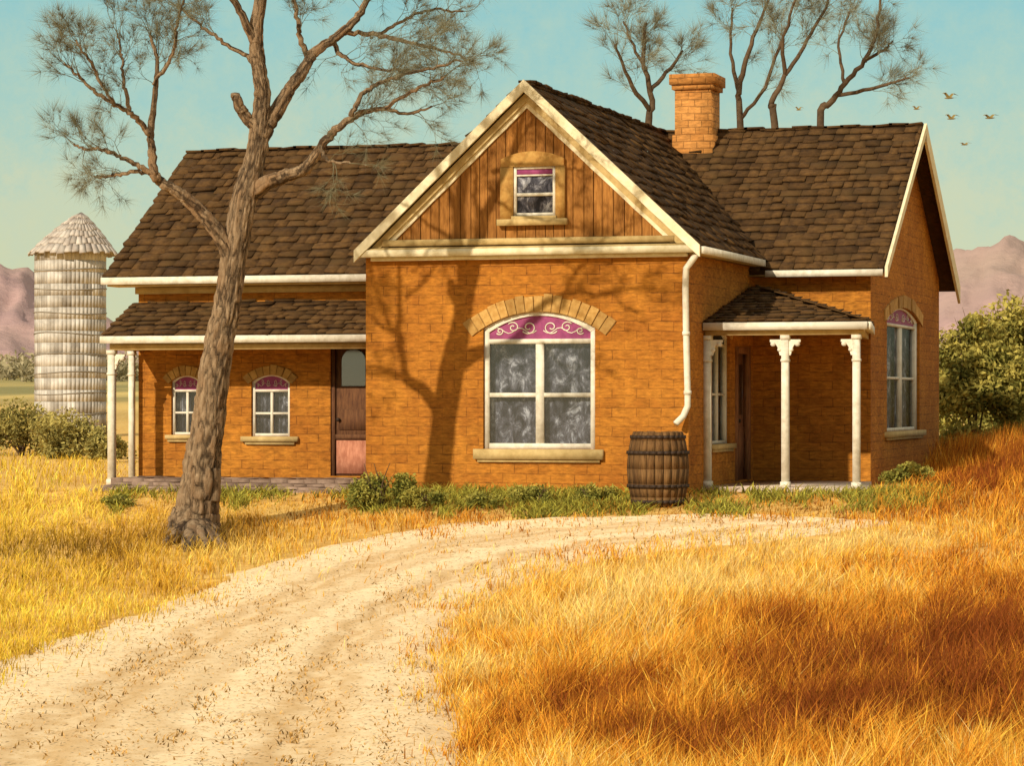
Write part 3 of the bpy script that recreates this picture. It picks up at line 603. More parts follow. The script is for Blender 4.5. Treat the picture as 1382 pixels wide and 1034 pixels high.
# ================================================================= TREES
def strands(mb,p,d,n,L,w,spread=.6):
    for _ in range(n):
        dd=(d+Vector((random.gauss(0,spread),random.gauss(0,spread),random.gauss(0,spread)+.05))).normalized()
        l=L*random.uniform(.5,1.2); sd=dd.cross(Vector((random.gauss(0,1),random.gauss(0,1),random.gauss(0,1)))).normalized()*w/2
        bend=Vector((random.gauss(0,.12),random.gauss(0,.12),random.gauss(.03,.1)))*l
        q=p+dd*l*.5+bend*.5; e=p+dd*l+bend*1.4
        i=len(mb.v); mb.v+=[tuple(p-sd),tuple(p+sd),tuple(q+sd*.8),tuple(q-sd*.8),tuple(e)]
        mb.f.append([i,i+1,i+2,i+3]); mb.f.append([i+3,i+2,i+4]); r_=random.random(); mb.r+=[r_,r_]
def grow(mb,p,d,L,r,lvl,hair,hw,nh):
    pts=[p.copy()]; rs=[r]; n=4; d=d.normalized()
    for k in range(n):
        d=(d+Vector((random.gauss(0,.2),random.gauss(0,.2),random.gauss(0.02,.2)))).normalized()
        p=p+d*L/n; pts.append(p.copy()); rs.append(max(r*(1-.75*(k+1)/n),hw*.5))
        if lvl>0 and k>=1:
            for _ in range(1 if k<3 else 2):
                nd=(d+Vector((random.gauss(0,.5),random.gauss(0,.5),random.gauss(.05,.5)))).normalized()
                grow(mb,p.copy(),nd,L*random.uniform(.5,.75),r*.5,lvl-1,hair,hw,nh)
        elif lvl==0 and k>=1: strands(mb,p,d,nh//2,hair,hw)
    mb.tube(pts,rs,3,random.random(),False)
    if lvl==0: strands(mb,p,d,nh,hair,hw,.5)
def smoothpath(P,sub=5):
    P=[Vector(p) for p in P]; out=[]
    for i in range(len(P)-1):
        p0=P[max(i-1,0)];p1=P[i];p2=P[i+1];p3=P[min(i+2,len(P)-1)]
        for k in range(sub):
            t=k/sub; out.append(.5*((2*p1)+(p2-p0)*t+(2*p0-5*p1+4*p2-p3)*t*t+(3*p1-p0-3*p2+p3)*t**3))
    out.append(P[-1]); return out
def limb(mbw,pts,D,ddep,n=8,jit=.012,cap=True,rough=.1):
    s=F/D; k=len(pts); P=[onD(x,y,D)+fwd*(ddep*(i/(k-1))) for i,(x,y,r) in enumerate(pts)]
    sub=5; Q=smoothpath(P,sub); rs=np.interp(np.arange(len(Q))/sub,range(k),[r/s for *_,r in pts])
    Q=[q+Vector((random.gauss(0,jit),random.gauss(0,jit),random.gauss(0,jit*.5))) if 0<i<len(Q)-1 else q for i,q in enumerate(Q)]
    ph=[random.uniform(0,6.28) for _ in range(n)]
    mbw.tube(Q,list(rs),n,0,cap,wob=lambda a,j:1+rough*math.sin(ph[j]+a*.35)+random.uniform(-rough,rough)*.4)
    return Q,rs
def barkwob(nring,n,amp,step,seed,div=4.2):
    kk,jj=np.meshgrid(np.arange(nring),np.arange(n),indexing='ij'); an=jj/n*2*np.pi
    nf=max(4,round(n/div))
    a=an*nf/(2*np.pi)+kk*step*.25+.8*(fbm(kk*step*.7+seed,jj*.15,2)-.5)
    r1=np.abs(fbm(a+seed,kk*step+seed*3,3)-.5)*2; w=ss(jj/n,.9,1.0); 
    r2=np.abs(fbm(a-nf+seed,kk*step+seed*3,3)-.5)*2; r=r1*(1-w)+r2*w
    W=1+amp*(r*2.4-.6)+amp*.6*(fbm(np.cos(an)*1.2+5+seed,np.sin(an)*1.2+kk*step*.3)-.5)
    return lambda k,j:float(W[k,j])
tb=gp(264,722); DT=(tb-CAM).dot(fwd)
T=thing('bare_tree',tb,'tall bare tree with leaning grey brown trunk in front of the left wing','tree')
mw=MB(); mt=MB()
trunk=[(262,738,44),(262,722,39),(263,705,33),(265,685,28),(271,640,24.5),(279,590,22),(286,540,21),(295,480,19.5),(303,430,18),(311,380,17.5),(320,320,17.5),(332,262,17),(343,215,14),(350,170,13),(354,130,11),(350,95,10),(346,60,9.5),(350,10,8.5),(356,-60,7.5),(352,-140,6),(358,-220,3)]
s=F/DT; P=[onD(x,y,DT) for x,y,r in trunk]; Qt=smoothpath(P,18); rst=np.interp(np.arange(len(Qt))/18,range(len(trunk)),[r/s for *_,r in trunk])
Qt=[q+Vector(((float(fbm(i*.05,3.3))-.5)*.10,0,0))*min(1,i/30) for i,q in enumerate(Qt)]
mw.tube(Qt,list(rst),100,0,True,wob=barkwob(len(Qt),100,.115,.13,11),crack=True)
for (a,b_,r0) in ((238,729,.17),(222,737,.13),(296,732,.16),(305,742,.11),(278,742,.15),(252,744,.15)):
    p=onD(264,700,DT); q=gp(a,min(b_,745)); lp=[p+(q-p)*.35+Vector((0,0,-.02)),p+(q-p)*.75+Vector((0,0,-.03)),q+Vector((0,0,.0)),q+(q-p)*.3-Vector((0,0,.12))]
    sp_=smoothpath(lp,8); mw.tube(sp_,list(np.linspace(r0,.03,len(sp_))),24,0,True,wob=barkwob(len(sp_),24,.14,.2,a),crack=True)
limbs=[
 ([(318,372,11),(303,328,12),(284,300,11),(262,276,9.5),(240,260,8),(222,248,7.5),(212,236,7)],-.5,0,0),
 ([(213,240,6.5),(210,208,5.5),(208,180,5),(213,130,4),(215,85,3),(205,50,2)],.3,8,-.5),
 ([(208,185,4.5),(188,162,4),(165,148,3.2),(138,130,2.5),(120,112,2),(104,98,1.5)],-.7,7,-.5),
 ([(182,158,3.2),(172,115,2.6),(166,75,2),(158,45,1.5)],.5,6,-.5),
 ([(216,246,5),(196,228,4),(165,213,3),(140,206,2.5),(122,207,2),(110,200,1.5)],-.2,6,-.5),
 ([(205,236,3.5),(165,236,2.6),(140,239,2),(124,236,1.4)],.8,4,-.5),
 ([(165,148,2.6),(136,95,2.2),(120,68,1.5)],-.3,5,-.9),
 ([(213,120,3),(240,80,2.5),(250,40,2),(262,5,1.5)],-.6,6,-.5),
 ([(338,262,14),(362,247,11),(386,239,9.5),(412,230,8.5),(428,212,7.5),(444,190,6.5),(468,170,5),(492,157,4),(522,153,3),(552,160,2.2),(585,152,1.4)],-.8,7,0),
 ([(478,164,4),(495,132,3.4),(530,112,2.8),(580,98,2.2),(625,86,1.4)],.4,9,-.8),
 ([(524,153,3),(570,130,2.4),(605,120,1.6)],-.8,5,-.8),
 ([(352,185,13),(368,155,11),(386,124,9.5),(405,94,8.5),(422,66,7.5),(450,44,6.5),(478,17,5.5),(500,-25,4),(520,-70,3),(530,-130,2)],.9,5,0),
 ([(414,80,5),(402,42,4),(396,0,3),(388,-50,2)],-.3,6,.5),
 ([(460,34,4.5),(505,36,3.4),(555,48,2.6),(600,58,2),(635,70,1.3)],.2,9,.8),
 ([(505,36,3),(540,12,2.4),(580,-5,2),(620,-5,1.3)],.6,7,1.0),
 ([(446,48,4),(462,72,3.2),(500,88,2.4),(560,96,1.6)],-.7,6,.7),
 ([(347,66,6.5),(328,22,5.5),(305,-20,4),(280,-70,2.5)],-.5,6,0),
 ([(345,85,4),(305,58,3),(270,32,2.2),(232,0,1.5)],.5,7,0),
 ([(352,-20,5),(390,-70,3.5),(430,-120,2)],.6,5,0),
 ([(350,176,9),(334,160,8.5),(324,144,8),(319,128,6.5)],-.15,0,0),
 ([(436,204,3.5),(450,225,2.5),(480,228,1.5)],-.3,2,-.8),
]
for li_,(pts,dd,ntw,d0) in enumerate(limbs):
    k=len(pts); P=[onD(x,y,DT)+fwd*(d0+dd*(i/(k-1))) for i,(x,y,r) in enumerate(pts)]
    Qp=smoothpath(P,8); rs=np.interp(np.arange(len(Qp))/8,range(k),[r/s for *_,r in pts])
    big=pts[0][2]>6; j=.006 if big else .012
    Qp=[q+Vector((random.gauss(0,j),random.gauss(0,j),random.gauss(0,j))) if i else q for i,q in enumerate(Qp)]
    nn_=36 if big else 7
    mw.tube(Qp,list(rs*.92),nn_,0,True,wob=barkwob(len(Qp),nn_,.13,.16,li_*7+3),crack=True)
    n=len(Qp)
    for t in range(int(ntw*1.7)):
        i=int(n*random.uniform(.3 if not big else .6,1))-1; i=max(1,i); d=(Qp[min(i+1,n-1)]-Qp[i-1]).normalized()
        nd=(d*.9+Vector((random.gauss(0,.55),random.gauss(0,.45),random.gauss(.12,.5)))).normalized()
        grow(mt,Qp[i],nd,random.uniform(.28,.5),.008,1,.25,.0030,20)
    if ntw: 
        d=(Qp[-1]-Qp[-5]).normalized(); grow(mt,Qp[-1],d,.36,.008,1,.25,.0030,20)
mw.build('trunk',MAT['bark'],T,smooth=True); mt.build('crown',MAT['twig'],T)
def backtree(name,base,pls,D,label):
    b0=onD(base,560,D); b0.z=float(zg(b0.x,b0.y)); t=thing(name,b0,label,'tree','bare trees behind the house'); mw=MB(); mt=MB()
    for q,(pts,dd,ntw) in enumerate(pls):
        Qp,rs=limb(mw,pts,D,dd,6,.02,rough=.1); n=len(Qp)
        for _ in range(int(ntw*1.2)):
            i=int(n*random.uniform(.35 if q else .72,1))-1; i=max(1,i); d=(Qp[min(i+1,n-1)]-Qp[i-1]).normalized()
            nd=(d+Vector((random.gauss(0,.5),random.gauss(0,.4),random.gauss(.2,.4)))).normalized()
            grow(mt,Qp[i],nd,random.uniform(.38,.62),.010,1,.40,.0050,17)
    mw.build('trunk',MAT['farbark'],t); mt.build('crown',MAT['fartwig'],t)
backtree('bare_tree',880,[([(884,640,8),(882,400,7),(876,180,5),(880,135,4.2),(868,80,3.2),(872,30,2)],0,8),([(878,150,3.4),(848,108,2.5),(828,65,1.6)],-.8,7),([(879,122,3),(905,88,2.5),(924,62,1.5)],.8,7),([(872,95,2.6),(850,50,2),(842,25,1.3)],.4,6)],64,'bare tree behind the roof to the left of the chimney')
backtree('bare_tree',1000,[([(1003,640,8),(1002,400,7),(999,165,5),(997,120,4),(1010,70,3),(1030,20,2),(1045,-25,1.5)],0,9),([(998,125,3.2),(988,70,2.4),(992,5,1.5)],.7,7),([(1000,160,3),(1030,120,2.4),(1050,60,1.6)],-.7,5)],66,'bare tree rising just to the right of the chimney')
backtree('bare_tree',1044,[([(1046,640,8),(1046,400,7),(1045,165,5),(1040,142,4),(1060,102,3.2),(1085,62,2.6),(1108,20,2),(1130,-25,1.4)],0,10),([(1060,102,3),(1056,50,2.2),(1075,-5,1.5)],-.7,7)],63,'middle bare tree right of the chimney, leaning to the right')
backtree('bare_tree',1112,[([(1106,640,8),(1110,400,7),(1108,168,5),(1120,140,4.2),(1140,112,3.6),(1168,82,3),(1184,35,2.2),(1190,-15,1.5)],0,9),([(1132,128,3),(1172,122,2.4),(1198,115,2),(1220,110,1.3)],-.8,6),([(1168,82,2.6),(1195,64,2),(1210,50,1.4)],.7,6),([(1140,112,2.6),(1135,60,2),(1150,10,1.4)],.6,7)],65,'widest bare tree, rightmost behind the roof')
# ================================================================= SHRUBS
def foliage(name,blobs,n,leaf,cols,parent,flat=1.0):
    tot=sum(b_[3]*b_[3] for b_ in blobs)
    P=[];K=[]
    for (x,y,z,r,h) in blobs:
        m_=max(10,int(n*r*r/tot)); d=rng.normal(size=(m_,3)); d/=np.linalg.norm(d,axis=1,keepdims=True)
        rad=rng.random(m_)**.45*1.08; lump=.65+.7*fbm(d[:,0]*2+x*3+5,d[:,2]*2+d[:,1]+y+9)
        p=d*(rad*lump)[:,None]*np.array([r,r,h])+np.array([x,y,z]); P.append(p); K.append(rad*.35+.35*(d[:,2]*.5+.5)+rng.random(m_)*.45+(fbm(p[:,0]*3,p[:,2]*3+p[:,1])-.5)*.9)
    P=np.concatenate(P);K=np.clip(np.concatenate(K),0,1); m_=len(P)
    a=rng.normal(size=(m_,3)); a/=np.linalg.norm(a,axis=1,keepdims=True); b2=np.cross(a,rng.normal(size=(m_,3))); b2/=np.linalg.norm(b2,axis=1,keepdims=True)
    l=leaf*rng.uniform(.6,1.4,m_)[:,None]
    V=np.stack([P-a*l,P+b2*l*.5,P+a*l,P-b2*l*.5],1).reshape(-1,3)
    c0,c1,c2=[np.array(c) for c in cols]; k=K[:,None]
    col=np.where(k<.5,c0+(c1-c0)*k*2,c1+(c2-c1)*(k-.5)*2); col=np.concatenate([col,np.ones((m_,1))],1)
    return npmesh(name,V,np.full(m_,4),np.arange(m_*4),MAT['leaf'],parent,col=col)
def shrub(px,py,D,w,h,label,cols,leafpx=3.0,n=5000,name='shrub',nb=9,group=None,cat='shrub',zb=.12):
    s=F/D; b0=onD(px,py,D); gz_=float(zg(b0.x,b0.y)); b0.z=gz_; t=thing(name,b0,label,cat,group)
    W=w/s; Hh=h/s
    mb=MB()
    for k in range(7):
        a=Vector((random.uniform(-.3,.3)*W,random.uniform(-.2,.2)*W,Hh*random.uniform(.5,.8))); mb.tube(smoothpath([b0-Vector((0,0,.05)),b0+a*.5+Vector((random.gauss(0,.04),0,0)),b0+a],3),list(np.linspace(.012*W+.006,.004,7)),4)
    mb.build('stems',MAT['farbark'],t)
    bl=[]
    for k in range(nb):
        u=random.uniform(-.5,.5); r_=W*random.uniform(.12,.23); zz=Hh*random.uniform(zb,.78)*(1-abs(u)*.6)
        bl.append((b0.x+u*W*.8,b0.y+random.uniform(-.25,.25)*W,b0.z+zz,r_,min(r_,Hh*.3)))
    foliage('foliage',bl,n,leafpx/s,cols,t); return t
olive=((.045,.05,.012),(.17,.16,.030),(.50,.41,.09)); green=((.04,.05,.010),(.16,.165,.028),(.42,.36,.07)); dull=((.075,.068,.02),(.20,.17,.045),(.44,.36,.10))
shrub(514,664,43.2,84,84,'small green bush at the left corner of the front wall',green,2.6,5000,nb=12)
shrub(570,670,43.0,60,34,'low green bush at the foot of the tree shadow on the wall',green,2.2,2000)
shrub(722,673,43.1,66,32,'low leafy plant below the large front window',green,2.2,2000)
shrub(800,675,43.1,60,28,'low leafy plant to the left of the barrel',green,2.2,1800)
shrub(1228,652,46.5,80,34,'low green bush at the foot of the right gable end',green,2.4,2600)
shrub(650,670,43.1,60,26,'low leafy plant under the left end of the front window sill',green,2.2,1800)
shrub(165,674,44.6,60,18,'low green clump at the foot of the left porch post',green,2.2,1300)
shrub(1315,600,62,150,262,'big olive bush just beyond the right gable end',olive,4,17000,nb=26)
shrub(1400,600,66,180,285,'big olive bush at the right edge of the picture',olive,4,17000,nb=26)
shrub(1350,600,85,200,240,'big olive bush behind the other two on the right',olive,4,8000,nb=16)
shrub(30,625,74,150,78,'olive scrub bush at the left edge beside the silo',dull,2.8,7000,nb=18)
shrub(105,628,70,120,70,'olive scrub bush in front of the silo base',dull,2.8,6000,nb=18)
shrub(-50,625,76,150,75,'olive scrub bush left of the scrub at the silo',dull,3.0,4000,nb=12)
shrub(148,628,66,60,80,'scrub bush between silo and left porch post',dull,2.8,3500,nb=10)
bl=[]
for k in range(70):
    px=-260+k*9+random.uniform(-5,5); D=random.uniform(330,420); p=onD(px,500,D); z=float(zg(p.x,p.y)); r_=random.uniform(1.4,3.0); bl.append((p.x,p.y,z+r_*.5,r_,r_*.9))
for k in range(60):
    px=1240+k*9+random.uniform(-5,5); D=random.uniform(330,420); p=onD(px,500,D); z=float(zg(p.x,p.y)); r_=random.uniform(1.6,3.4); bl.append((p.x,p.y,z+r_*.5,r_,r_*.9))
o=foliage('distant_wood',bl,22000,.42,((.22,.18,.10),(.31,.26,.14),(.42,.35,.20)),None)
setp(o,'hazy olive band of far woodland across the plain','woodland',kind='stuff')
# ================================================================= SILO
DS=112; sb0=onD(95,560,DS); sb0.z=float(zg(sb0.x,sb0.y)); s=F/DS
rs_=48/s; zt_=onD(93,337,DS).z
T=thing('farm_silo',sb0,'old whitewashed block silo with conical roof beyond the left porch','silo')
mb=MB(); nrow=16; nc=26; hh=(zt_-sb0.z)/nrow
for i in range(nrow):
    of=(i%2)*.5
    for k in range(nc):
        a=2*math.pi*(k+of)/nc; c=2*math.pi*(k+1+of)/nc; am=(a+c)/2; g_=.0015; z0=sb0.z+i*hh+.0015; z1=z0+hh-.003; r_=random.random()**2
        f=lambda a,r,z:Vector((sb0.x+math.cos(a)*r,sb0.y+math.sin(a)*r,z)); ri=rs_-.12; ro=rs_+random.uniform(-.004,.004)
        for (p,q) in ((a+g_,am),(am,c-g_)):
            mb.hexa([f(p,ri,z0),f(q,ri,z0),f(q,ro,z0),f(p,ro,z0),f(p,ri,z1),f(q,ri,z1),f(q,ro,z1),f(p,ro,z1)],r_)
mb.tube([sb0,Vector((sb0.x,sb0.y,zt_))],[rs_-.03]*2,60,1)
mb.build('wall',MAT['silo'],T)
for i in range(1,9):
    z=sb0.z+(zt_-sb0.z)*(i/9+random.uniform(-.01,.01)); mb=MB(); n=32
    pts=[Vector((sb0.x+math.cos(2*math.pi*k/n)*(rs_+.02),sb0.y+math.sin(2*math.pi*k/n)*(rs_+.02),z+.05*math.sin(k*.4+i))) for k in range(n+1)]; mb.tube(pts,[.022]*(n+1),4); mb.build('hoop',MAT['band'],T)
mb=MB(); ap=onD(112,287,DS); ap=Vector((sb0.x+.35,sb0.y,ap.z)); nr=6; ns=38; re=rs_*1.17; ze_=zt_-.10
for j in range(nr):
    for k in range(ns):
        a=2*math.pi*(k+.03+(j%2)*.5)/ns; c=2*math.pi*(k+.97+(j%2)*.5)/ns; t0=j/nr-.02-random.uniform(0,.07); t1=min((j+1.3)/nr,1)
        def g2(a,t,l): 
            t=max(t,-.08); r_=re*(1-t)+.02; return Vector((sb0.x+.35*max(t,0)+.12+math.cos(a)*r_,sb0.y+math.sin(a)*r_,ze_+(ap.z-ze_)*(t+.28*t*(1-t))+l))
        mb.hexa([g2(a,t0,0),g2(c,t0,0),g2(c,t1,-.02),g2(a,t1,-.02),g2(a,t0,.07),g2(c,t0,.07),g2(c,t1,.01),g2(a,t1,.01)],random.random())
mb.build('roof',MAT['siloroof'],T)
# ================================================================= MOUNTAINS
mm=M('hazed mauve rock',(.47,.305,.265),(.32,.205,.20),.012,bump=.8,bdist=10,detail=8,c3=(.39,.275,.22))  # distance haze is mixed into the rock colours
ax=np.linspace(-900,2100,420); dd=np.linspace(-1,1,90)
prof=np.interp(ax,[-900,-500,-200,-60,0,30,60,110,180,500,900,1150,1230,1290,1330,1356,1385,1430,1500,1700,2100],[440,380,330,352,347,357,372,415,440,445,430,400,372,338,330,317,330,345,325,380,450])
MD=2600
AX,DD=np.meshgrid(ax,dd,indexing='ij'); Hh=(HZ-prof)/F*MD
fall=1-np.abs(DD)**1.2
rid=1-np.abs(fbm(AX*.022+40,DD*4+3,5)-.5)*2
hgt=Hh[:,None]*fall+(rid-.8)*55*fall*(1-fall*.7)+(fbm(AX*.09,DD*7+3,4)-.5)*9*fall
base=np.array([[*(fwd+rgt*((a-691)/F))] for a in ax])
V=np.zeros((*AX.shape,3)); dep=MD+DD*700
V[...,0]=CAM.x+base[:,0][:,None]*dep; V[...,1]=CAM.y+base[:,1][:,None]*dep; V[...,2]=1+hgt
I=np.arange(AX.size).reshape(AX.shape); Q=np.stack([I[:-1,:-1],I[1:,:-1],I[1:,1:],I[:-1,1:]],-1).reshape(-1,4)
mo=npmesh('mountains',V.reshape(-1,3),np.full(len(Q),4),Q.ravel(),mm,smooth=True); setp(mo,kind='structure')
# ================================================================= BIRDS
birds=[(1281,132,60,24,'highest of the small birds in the sky right of the chimney'),(1284,160,62,22,'small bird just below the highest bird'),(1336,159,58,24,'small bird farthest to the right in the sky'),(1237,147,70,16,'tiny bird right above the peak of the right gable'),(1302,195,72,18,'lowest of the small birds, right of the right gable peak'),(1078,148,75,14,'tiny bird between the bare trees behind the roof')]
for px,py,D,w,lab in birds:
    c=onD(px,py,D); s=F/D; L=w/s; mb=MB(); a0=random.uniform(-.15,.15); rt=(rgt+fwd*.3+UP*a0*.5).normalized(); fw=(fwd*.4-rgt*.9).normalized()
    mb.tube([c-fw*L*.28,c-fw*L*.12,c+fw*L*.08,c+fw*L*.2,c+fw*L*.27],[.004,L*.05,L*.055,L*.035,.004],6)
    fl=random.uniform(.15,.32)
    for sg in (-1,1):
        p=[c+fw*L*.12,c-fw*L*.1,c+rt*sg*L*.25-fw*L*.06+UP*L*fl,c+rt*sg*L*.25+fw*L*.1+UP*L*fl,c+rt*sg*L*.52-fw*L*.08+UP*L*fl*.6]
        mb.poly([p[0],p[1],p[2],p[3]]); mb.poly([p[3],p[2],p[4]])
    mb.poly([c-fw*L*.2,c-fw*L*.42+rt*L*.06,c-fw*L*.42-rt*L*.06])
    o=mb.build('bird',MAT['bird'],None,org=c); setp(o,lab,'bird',group='small birds flying over the farm')
# ================================================================= GRASS
def inpoly(px,py,poly):
    r=np.zeros(px.shape,bool); n=len(poly); j=n-1
    for i in range(n):
        xi,yi=poly[i]; xj,yj=poly[j]
        c=((yi>py)!=(yj>py))&(px<(xj-xi)*(py-yi)/(yj-yi+1e-9)+xi); r^=c; j=i
    return r
poly=[(a,b_) for a,b_ in rr_[:,:2]]+[(a,b_) for a,b_ in rr_[::-1,2:]]
def blades(name,px,py,hgt,wid,colf,label,cat,lean=.35,hfun=None,tdep=None,lift=0):
    if tdep is None: x,y,z,t=ground(px,py)
    else:
        t=tdep; x=CAM.x+(fwd.x+rgt.x*(px-691)/F)*t; y=CAM.y+(fwd.y+rgt.y*(px-691)/F)*t; z=zg(x,y)
    z=z+lift
    ok=~((x>XLL-.4)&(x<XWL)&(y>-.86))&~((x>=XWL-.05)&(x<XWR+.05)&(y>-.06))&~((x>=XWR)&(x<B_.x+.05)&(y>YA-.12)&(y<YRW))&~((x>=XWR)&(x<XW+.05)&(y>YA))
    ok&=(t<158)
    x,y,z,px,py,t=[q[ok] for q in (x,y,z,px,py,t)]; h=hgt[ok]; w=wid[ok]*np.maximum(1,t/32); n=len(x)
    if hfun is not None: h=h*hfun(px,t)
    a=rng.uniform(0,2*np.pi,n); sx=np.cos(a)*.5*w; sy=np.sin(a)*.5*w
    cl=(fbm(x*3,y*3,2)-.5)*1.6; cl2=(fbm(x*3+50,y*3+9,2)-.5)*1.6
    lx=(rng.normal(0,lean,n)+cl*lean*1.5)*h+.10*h; ly=(rng.normal(0,lean,n)+cl2*lean*1.5)*h
    P=np.stack([x,y,z-.02],-1)
    b1=P+np.stack([-sx,-sy,0*x],-1); b2=P+np.stack([sx,sy,0*x],-1)
    m_=P+np.stack([lx*.3,ly*.3,h*.55],-1); m1=m_+np.stack([sx*.8,sy*.8,0*x],-1); m2=m_-np.stack([sx*.8,sy*.8,0*x],-1)
    tp=P+np.stack([lx,ly,h],-1)
    V=np.stack([b1,b2,m1,m2,tp],1).reshape(-1,3); i=np.arange(n)*5
    L=np.stack([i,i+1,i+2,i+3,i+3,i+2,i+4],-1).ravel(); sz=np.tile([4,3],n)
    c=colf(x,y,px,py); c=np.clip(c,0,1)
    cc=np.stack([c*.75,np.clip(c*1.1,0,1)],1).reshape(-1,3); cc=np.concatenate([cc,np.ones((len(cc),1))],1)
    o=npmesh(name,V,sz,L,MAT['grass'],None,col=cc); setp(o,label,cat,kind='stuff'); return o
straw=np.array((1.0,.73,.28)); gold=np.array((1.0,.57,.07)); orange=np.array((.76,.30,.024)); rust=np.array((.27,.068,.010)); yel=np.array((1.0,.70,.065)); brn=np.array((.22,.14,.028))
def gcol(x,y,px,py):
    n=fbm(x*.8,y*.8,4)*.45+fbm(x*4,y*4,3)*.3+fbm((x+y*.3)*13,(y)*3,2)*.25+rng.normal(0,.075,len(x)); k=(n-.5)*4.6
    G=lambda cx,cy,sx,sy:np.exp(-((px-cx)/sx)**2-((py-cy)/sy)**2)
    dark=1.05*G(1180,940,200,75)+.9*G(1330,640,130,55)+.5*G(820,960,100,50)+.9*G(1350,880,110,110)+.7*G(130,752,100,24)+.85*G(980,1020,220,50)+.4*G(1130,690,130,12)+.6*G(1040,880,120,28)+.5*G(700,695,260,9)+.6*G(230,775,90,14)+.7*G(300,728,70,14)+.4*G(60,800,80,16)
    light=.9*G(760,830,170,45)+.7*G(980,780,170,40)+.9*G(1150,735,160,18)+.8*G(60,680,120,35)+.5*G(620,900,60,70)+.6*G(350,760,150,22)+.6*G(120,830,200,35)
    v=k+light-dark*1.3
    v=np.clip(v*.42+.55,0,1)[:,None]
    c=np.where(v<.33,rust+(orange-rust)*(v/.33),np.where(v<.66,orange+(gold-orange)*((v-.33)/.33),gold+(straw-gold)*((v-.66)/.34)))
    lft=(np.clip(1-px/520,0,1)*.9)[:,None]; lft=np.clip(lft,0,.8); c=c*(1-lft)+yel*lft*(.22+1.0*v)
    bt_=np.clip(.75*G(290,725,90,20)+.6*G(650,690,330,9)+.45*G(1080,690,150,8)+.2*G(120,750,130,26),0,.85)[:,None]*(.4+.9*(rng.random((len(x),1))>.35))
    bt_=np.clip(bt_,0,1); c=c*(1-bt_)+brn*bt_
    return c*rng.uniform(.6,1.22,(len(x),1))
n=262000
px=rng.uniform(-260,1640,n); py=600+560*rng.random(n)**.9
wig=(fbm(px*.02,py*.04)-.5)*160+(fbm(px*.10,py*.2)-.5)*100
sg_=rng.normal(0,1,n); wig=wig+sg_*22+np.where(rng.random(n)<.14,rng.normal(0,60,n),0)
inside=inpoly(px+wig,py+wig*.3,poly); deep=inpoly(px,py,poly)
px,py,deep=px[~inside],py[~inside],deep[~inside]; m_=len(px)
hh=rng.uniform(.08,.24,m_)*(1+.9*ss(px,560,800)*ss(py,740,840))
hh*=.3+1.3*fbm(px*.03,py*.06)
hh*=np.where((py<700)&(px<1180)&(px>140),.5,1.0)*np.where(deep,.55,1)
hh*=1+.7*ss(px,1220,1330)*(1-ss(py,690,740))
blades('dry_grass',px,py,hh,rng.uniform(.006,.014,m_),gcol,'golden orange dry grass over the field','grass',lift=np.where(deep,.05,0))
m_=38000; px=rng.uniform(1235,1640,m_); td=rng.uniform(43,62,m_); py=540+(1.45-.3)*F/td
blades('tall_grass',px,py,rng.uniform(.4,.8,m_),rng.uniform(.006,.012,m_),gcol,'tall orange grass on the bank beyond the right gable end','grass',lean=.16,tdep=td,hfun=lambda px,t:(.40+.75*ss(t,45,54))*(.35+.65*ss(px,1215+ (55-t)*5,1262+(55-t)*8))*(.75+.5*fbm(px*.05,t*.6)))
m_=60000; px=rng.uniform(-260,1200,m_); py=rng.uniform(690,1120,m_)
k=inpoly(px,py,poly)&(fbm(px*.025,py*.05)+rng.normal(0,.17,m_)>.63); px=px[k];py=py[k]
def tcol(x,y,px,py): return (np.array((.62,.36,.10))[None]*rng.uniform(.22,1.5,(len(x),1)))
blades('track_tufts',px,py,rng.uniform(.015,.045,len(px)),rng.uniform(.010,.02,len(px)),tcol,'short dry tufts scattered on the sandy track','grass',lean=.8,lift=.045)
m_=26000; px=rng.uniform(150,1280,m_); py=rng.uniform(660,702,m_)
k=fbm(px*.02+3,py*.03)+rng.normal(0,.08,m_)+.14*np.exp(-((px-700)/260)**2)-(py-680)*.012-.1*(px<470)>.50; px=px[k];py=py[k]
def wcol(x,y,px,py): return np.array((.33,.30,.045))[None]*rng.uniform(.3,1.7,(len(x),1))
blades('green_weeds',px,py,rng.uniform(.06,.2,len(px)),rng.uniform(.012,.024,len(px)),wcol,'low green weeds along the foot of the brick walls','weeds',lean=.6)
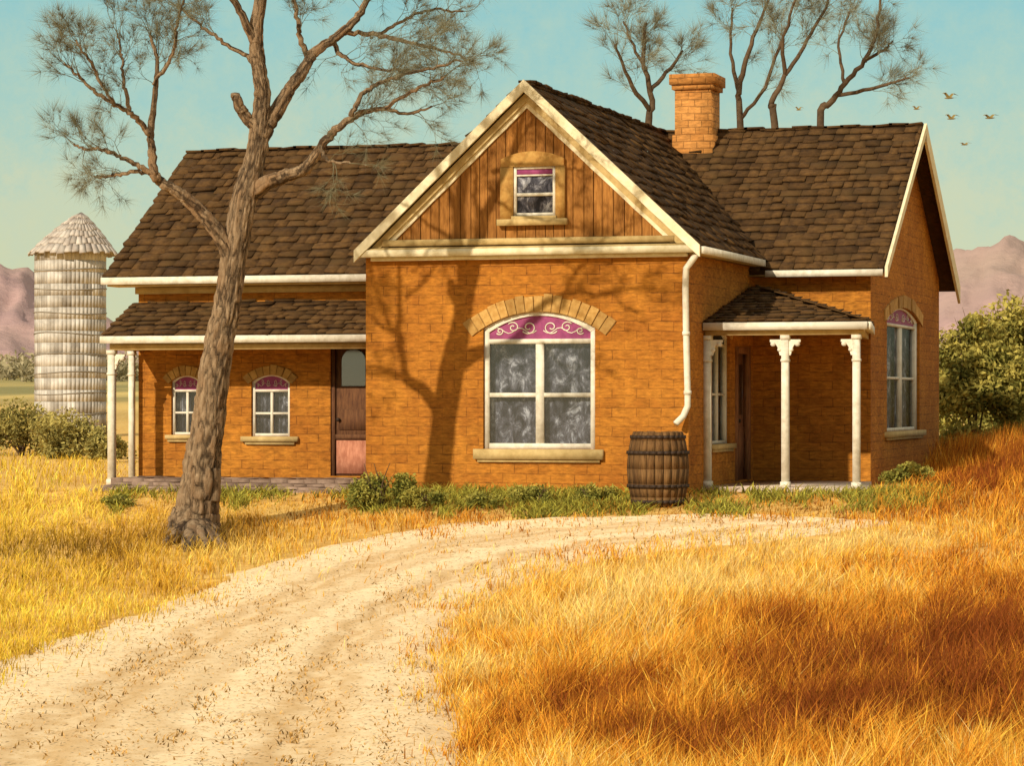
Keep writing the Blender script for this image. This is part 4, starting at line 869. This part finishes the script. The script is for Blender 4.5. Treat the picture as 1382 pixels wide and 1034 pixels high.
# ================================================================= LIGHT
AZ=R(18.5); EL=R(26)
dirv=Vector((math.sin(AZ)*math.cos(EL),math.cos(AZ)*math.cos(EL),-math.sin(EL)))
sd_=bpy.data.lights.new('sun','SUN'); sd_.energy=4.6; sd_.angle=R(.7); sd_.color=(1,.90,.74)
so=bpy.data.objects.new('sun',sd_); COL.objects.link(so); so.rotation_euler=dirv.to_track_quat('-Z','Y').to_euler(); so.location=(-10,-30,20)
W=bpy.data.worlds.new('World'); S.world=W; W.use_nodes=True; nt=W.node_tree; bg=nt.nodes['Background']; bg.inputs[1].default_value=.125
sk=N(nt,'ShaderNodeTexSky',sky_type='NISHITA'); sk.sun_disc=False; sk.sun_elevation=EL; sk.sun_rotation=math.pi+AZ
tc=N(nt,'ShaderNodeTexCoord'); sp=N(nt,'ShaderNodeSeparateXYZ'); nt.links.new(tc.outputs['Generated'],sp.inputs[0])
nn=N(nt,'ShaderNodeTexNoise'); nn.inputs['Scale'].default_value=40; nn.inputs['Detail'].default_value=10; nn.inputs['Roughness'].default_value=.8; nt.links.new(tc.outputs['Generated'],nn.inputs['Vector'])
ma=N(nt,'ShaderNodeMath',operation='MULTIPLY_ADD'); ma.inputs[1].default_value=.14; nt.links.new(nn.outputs[0],ma.inputs[0]); nt.links.new(sp.outputs[2],ma.inputs[2])
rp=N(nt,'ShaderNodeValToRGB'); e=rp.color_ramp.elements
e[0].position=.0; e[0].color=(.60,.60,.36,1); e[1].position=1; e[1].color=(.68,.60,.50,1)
for p,c in ((.085,(.58,.60,.37)),(.135,(.52,.59,.41)),(.175,(.37,.56,.47)),(.22,(.25,.52,.52)),(.30,(.36,.50,.50)),(.5,(.66,.62,.52))):  # upper stops, out of view, brightened and warmed as added fill light
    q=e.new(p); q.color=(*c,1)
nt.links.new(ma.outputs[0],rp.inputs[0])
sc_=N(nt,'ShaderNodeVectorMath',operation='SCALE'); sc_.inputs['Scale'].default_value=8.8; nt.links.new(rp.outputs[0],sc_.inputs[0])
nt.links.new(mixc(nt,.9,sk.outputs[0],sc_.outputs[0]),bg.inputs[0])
S.view_settings.view_transform='Standard'; S.view_settings.look='None'; S.view_settings.exposure=0; S.view_settings.gamma=1
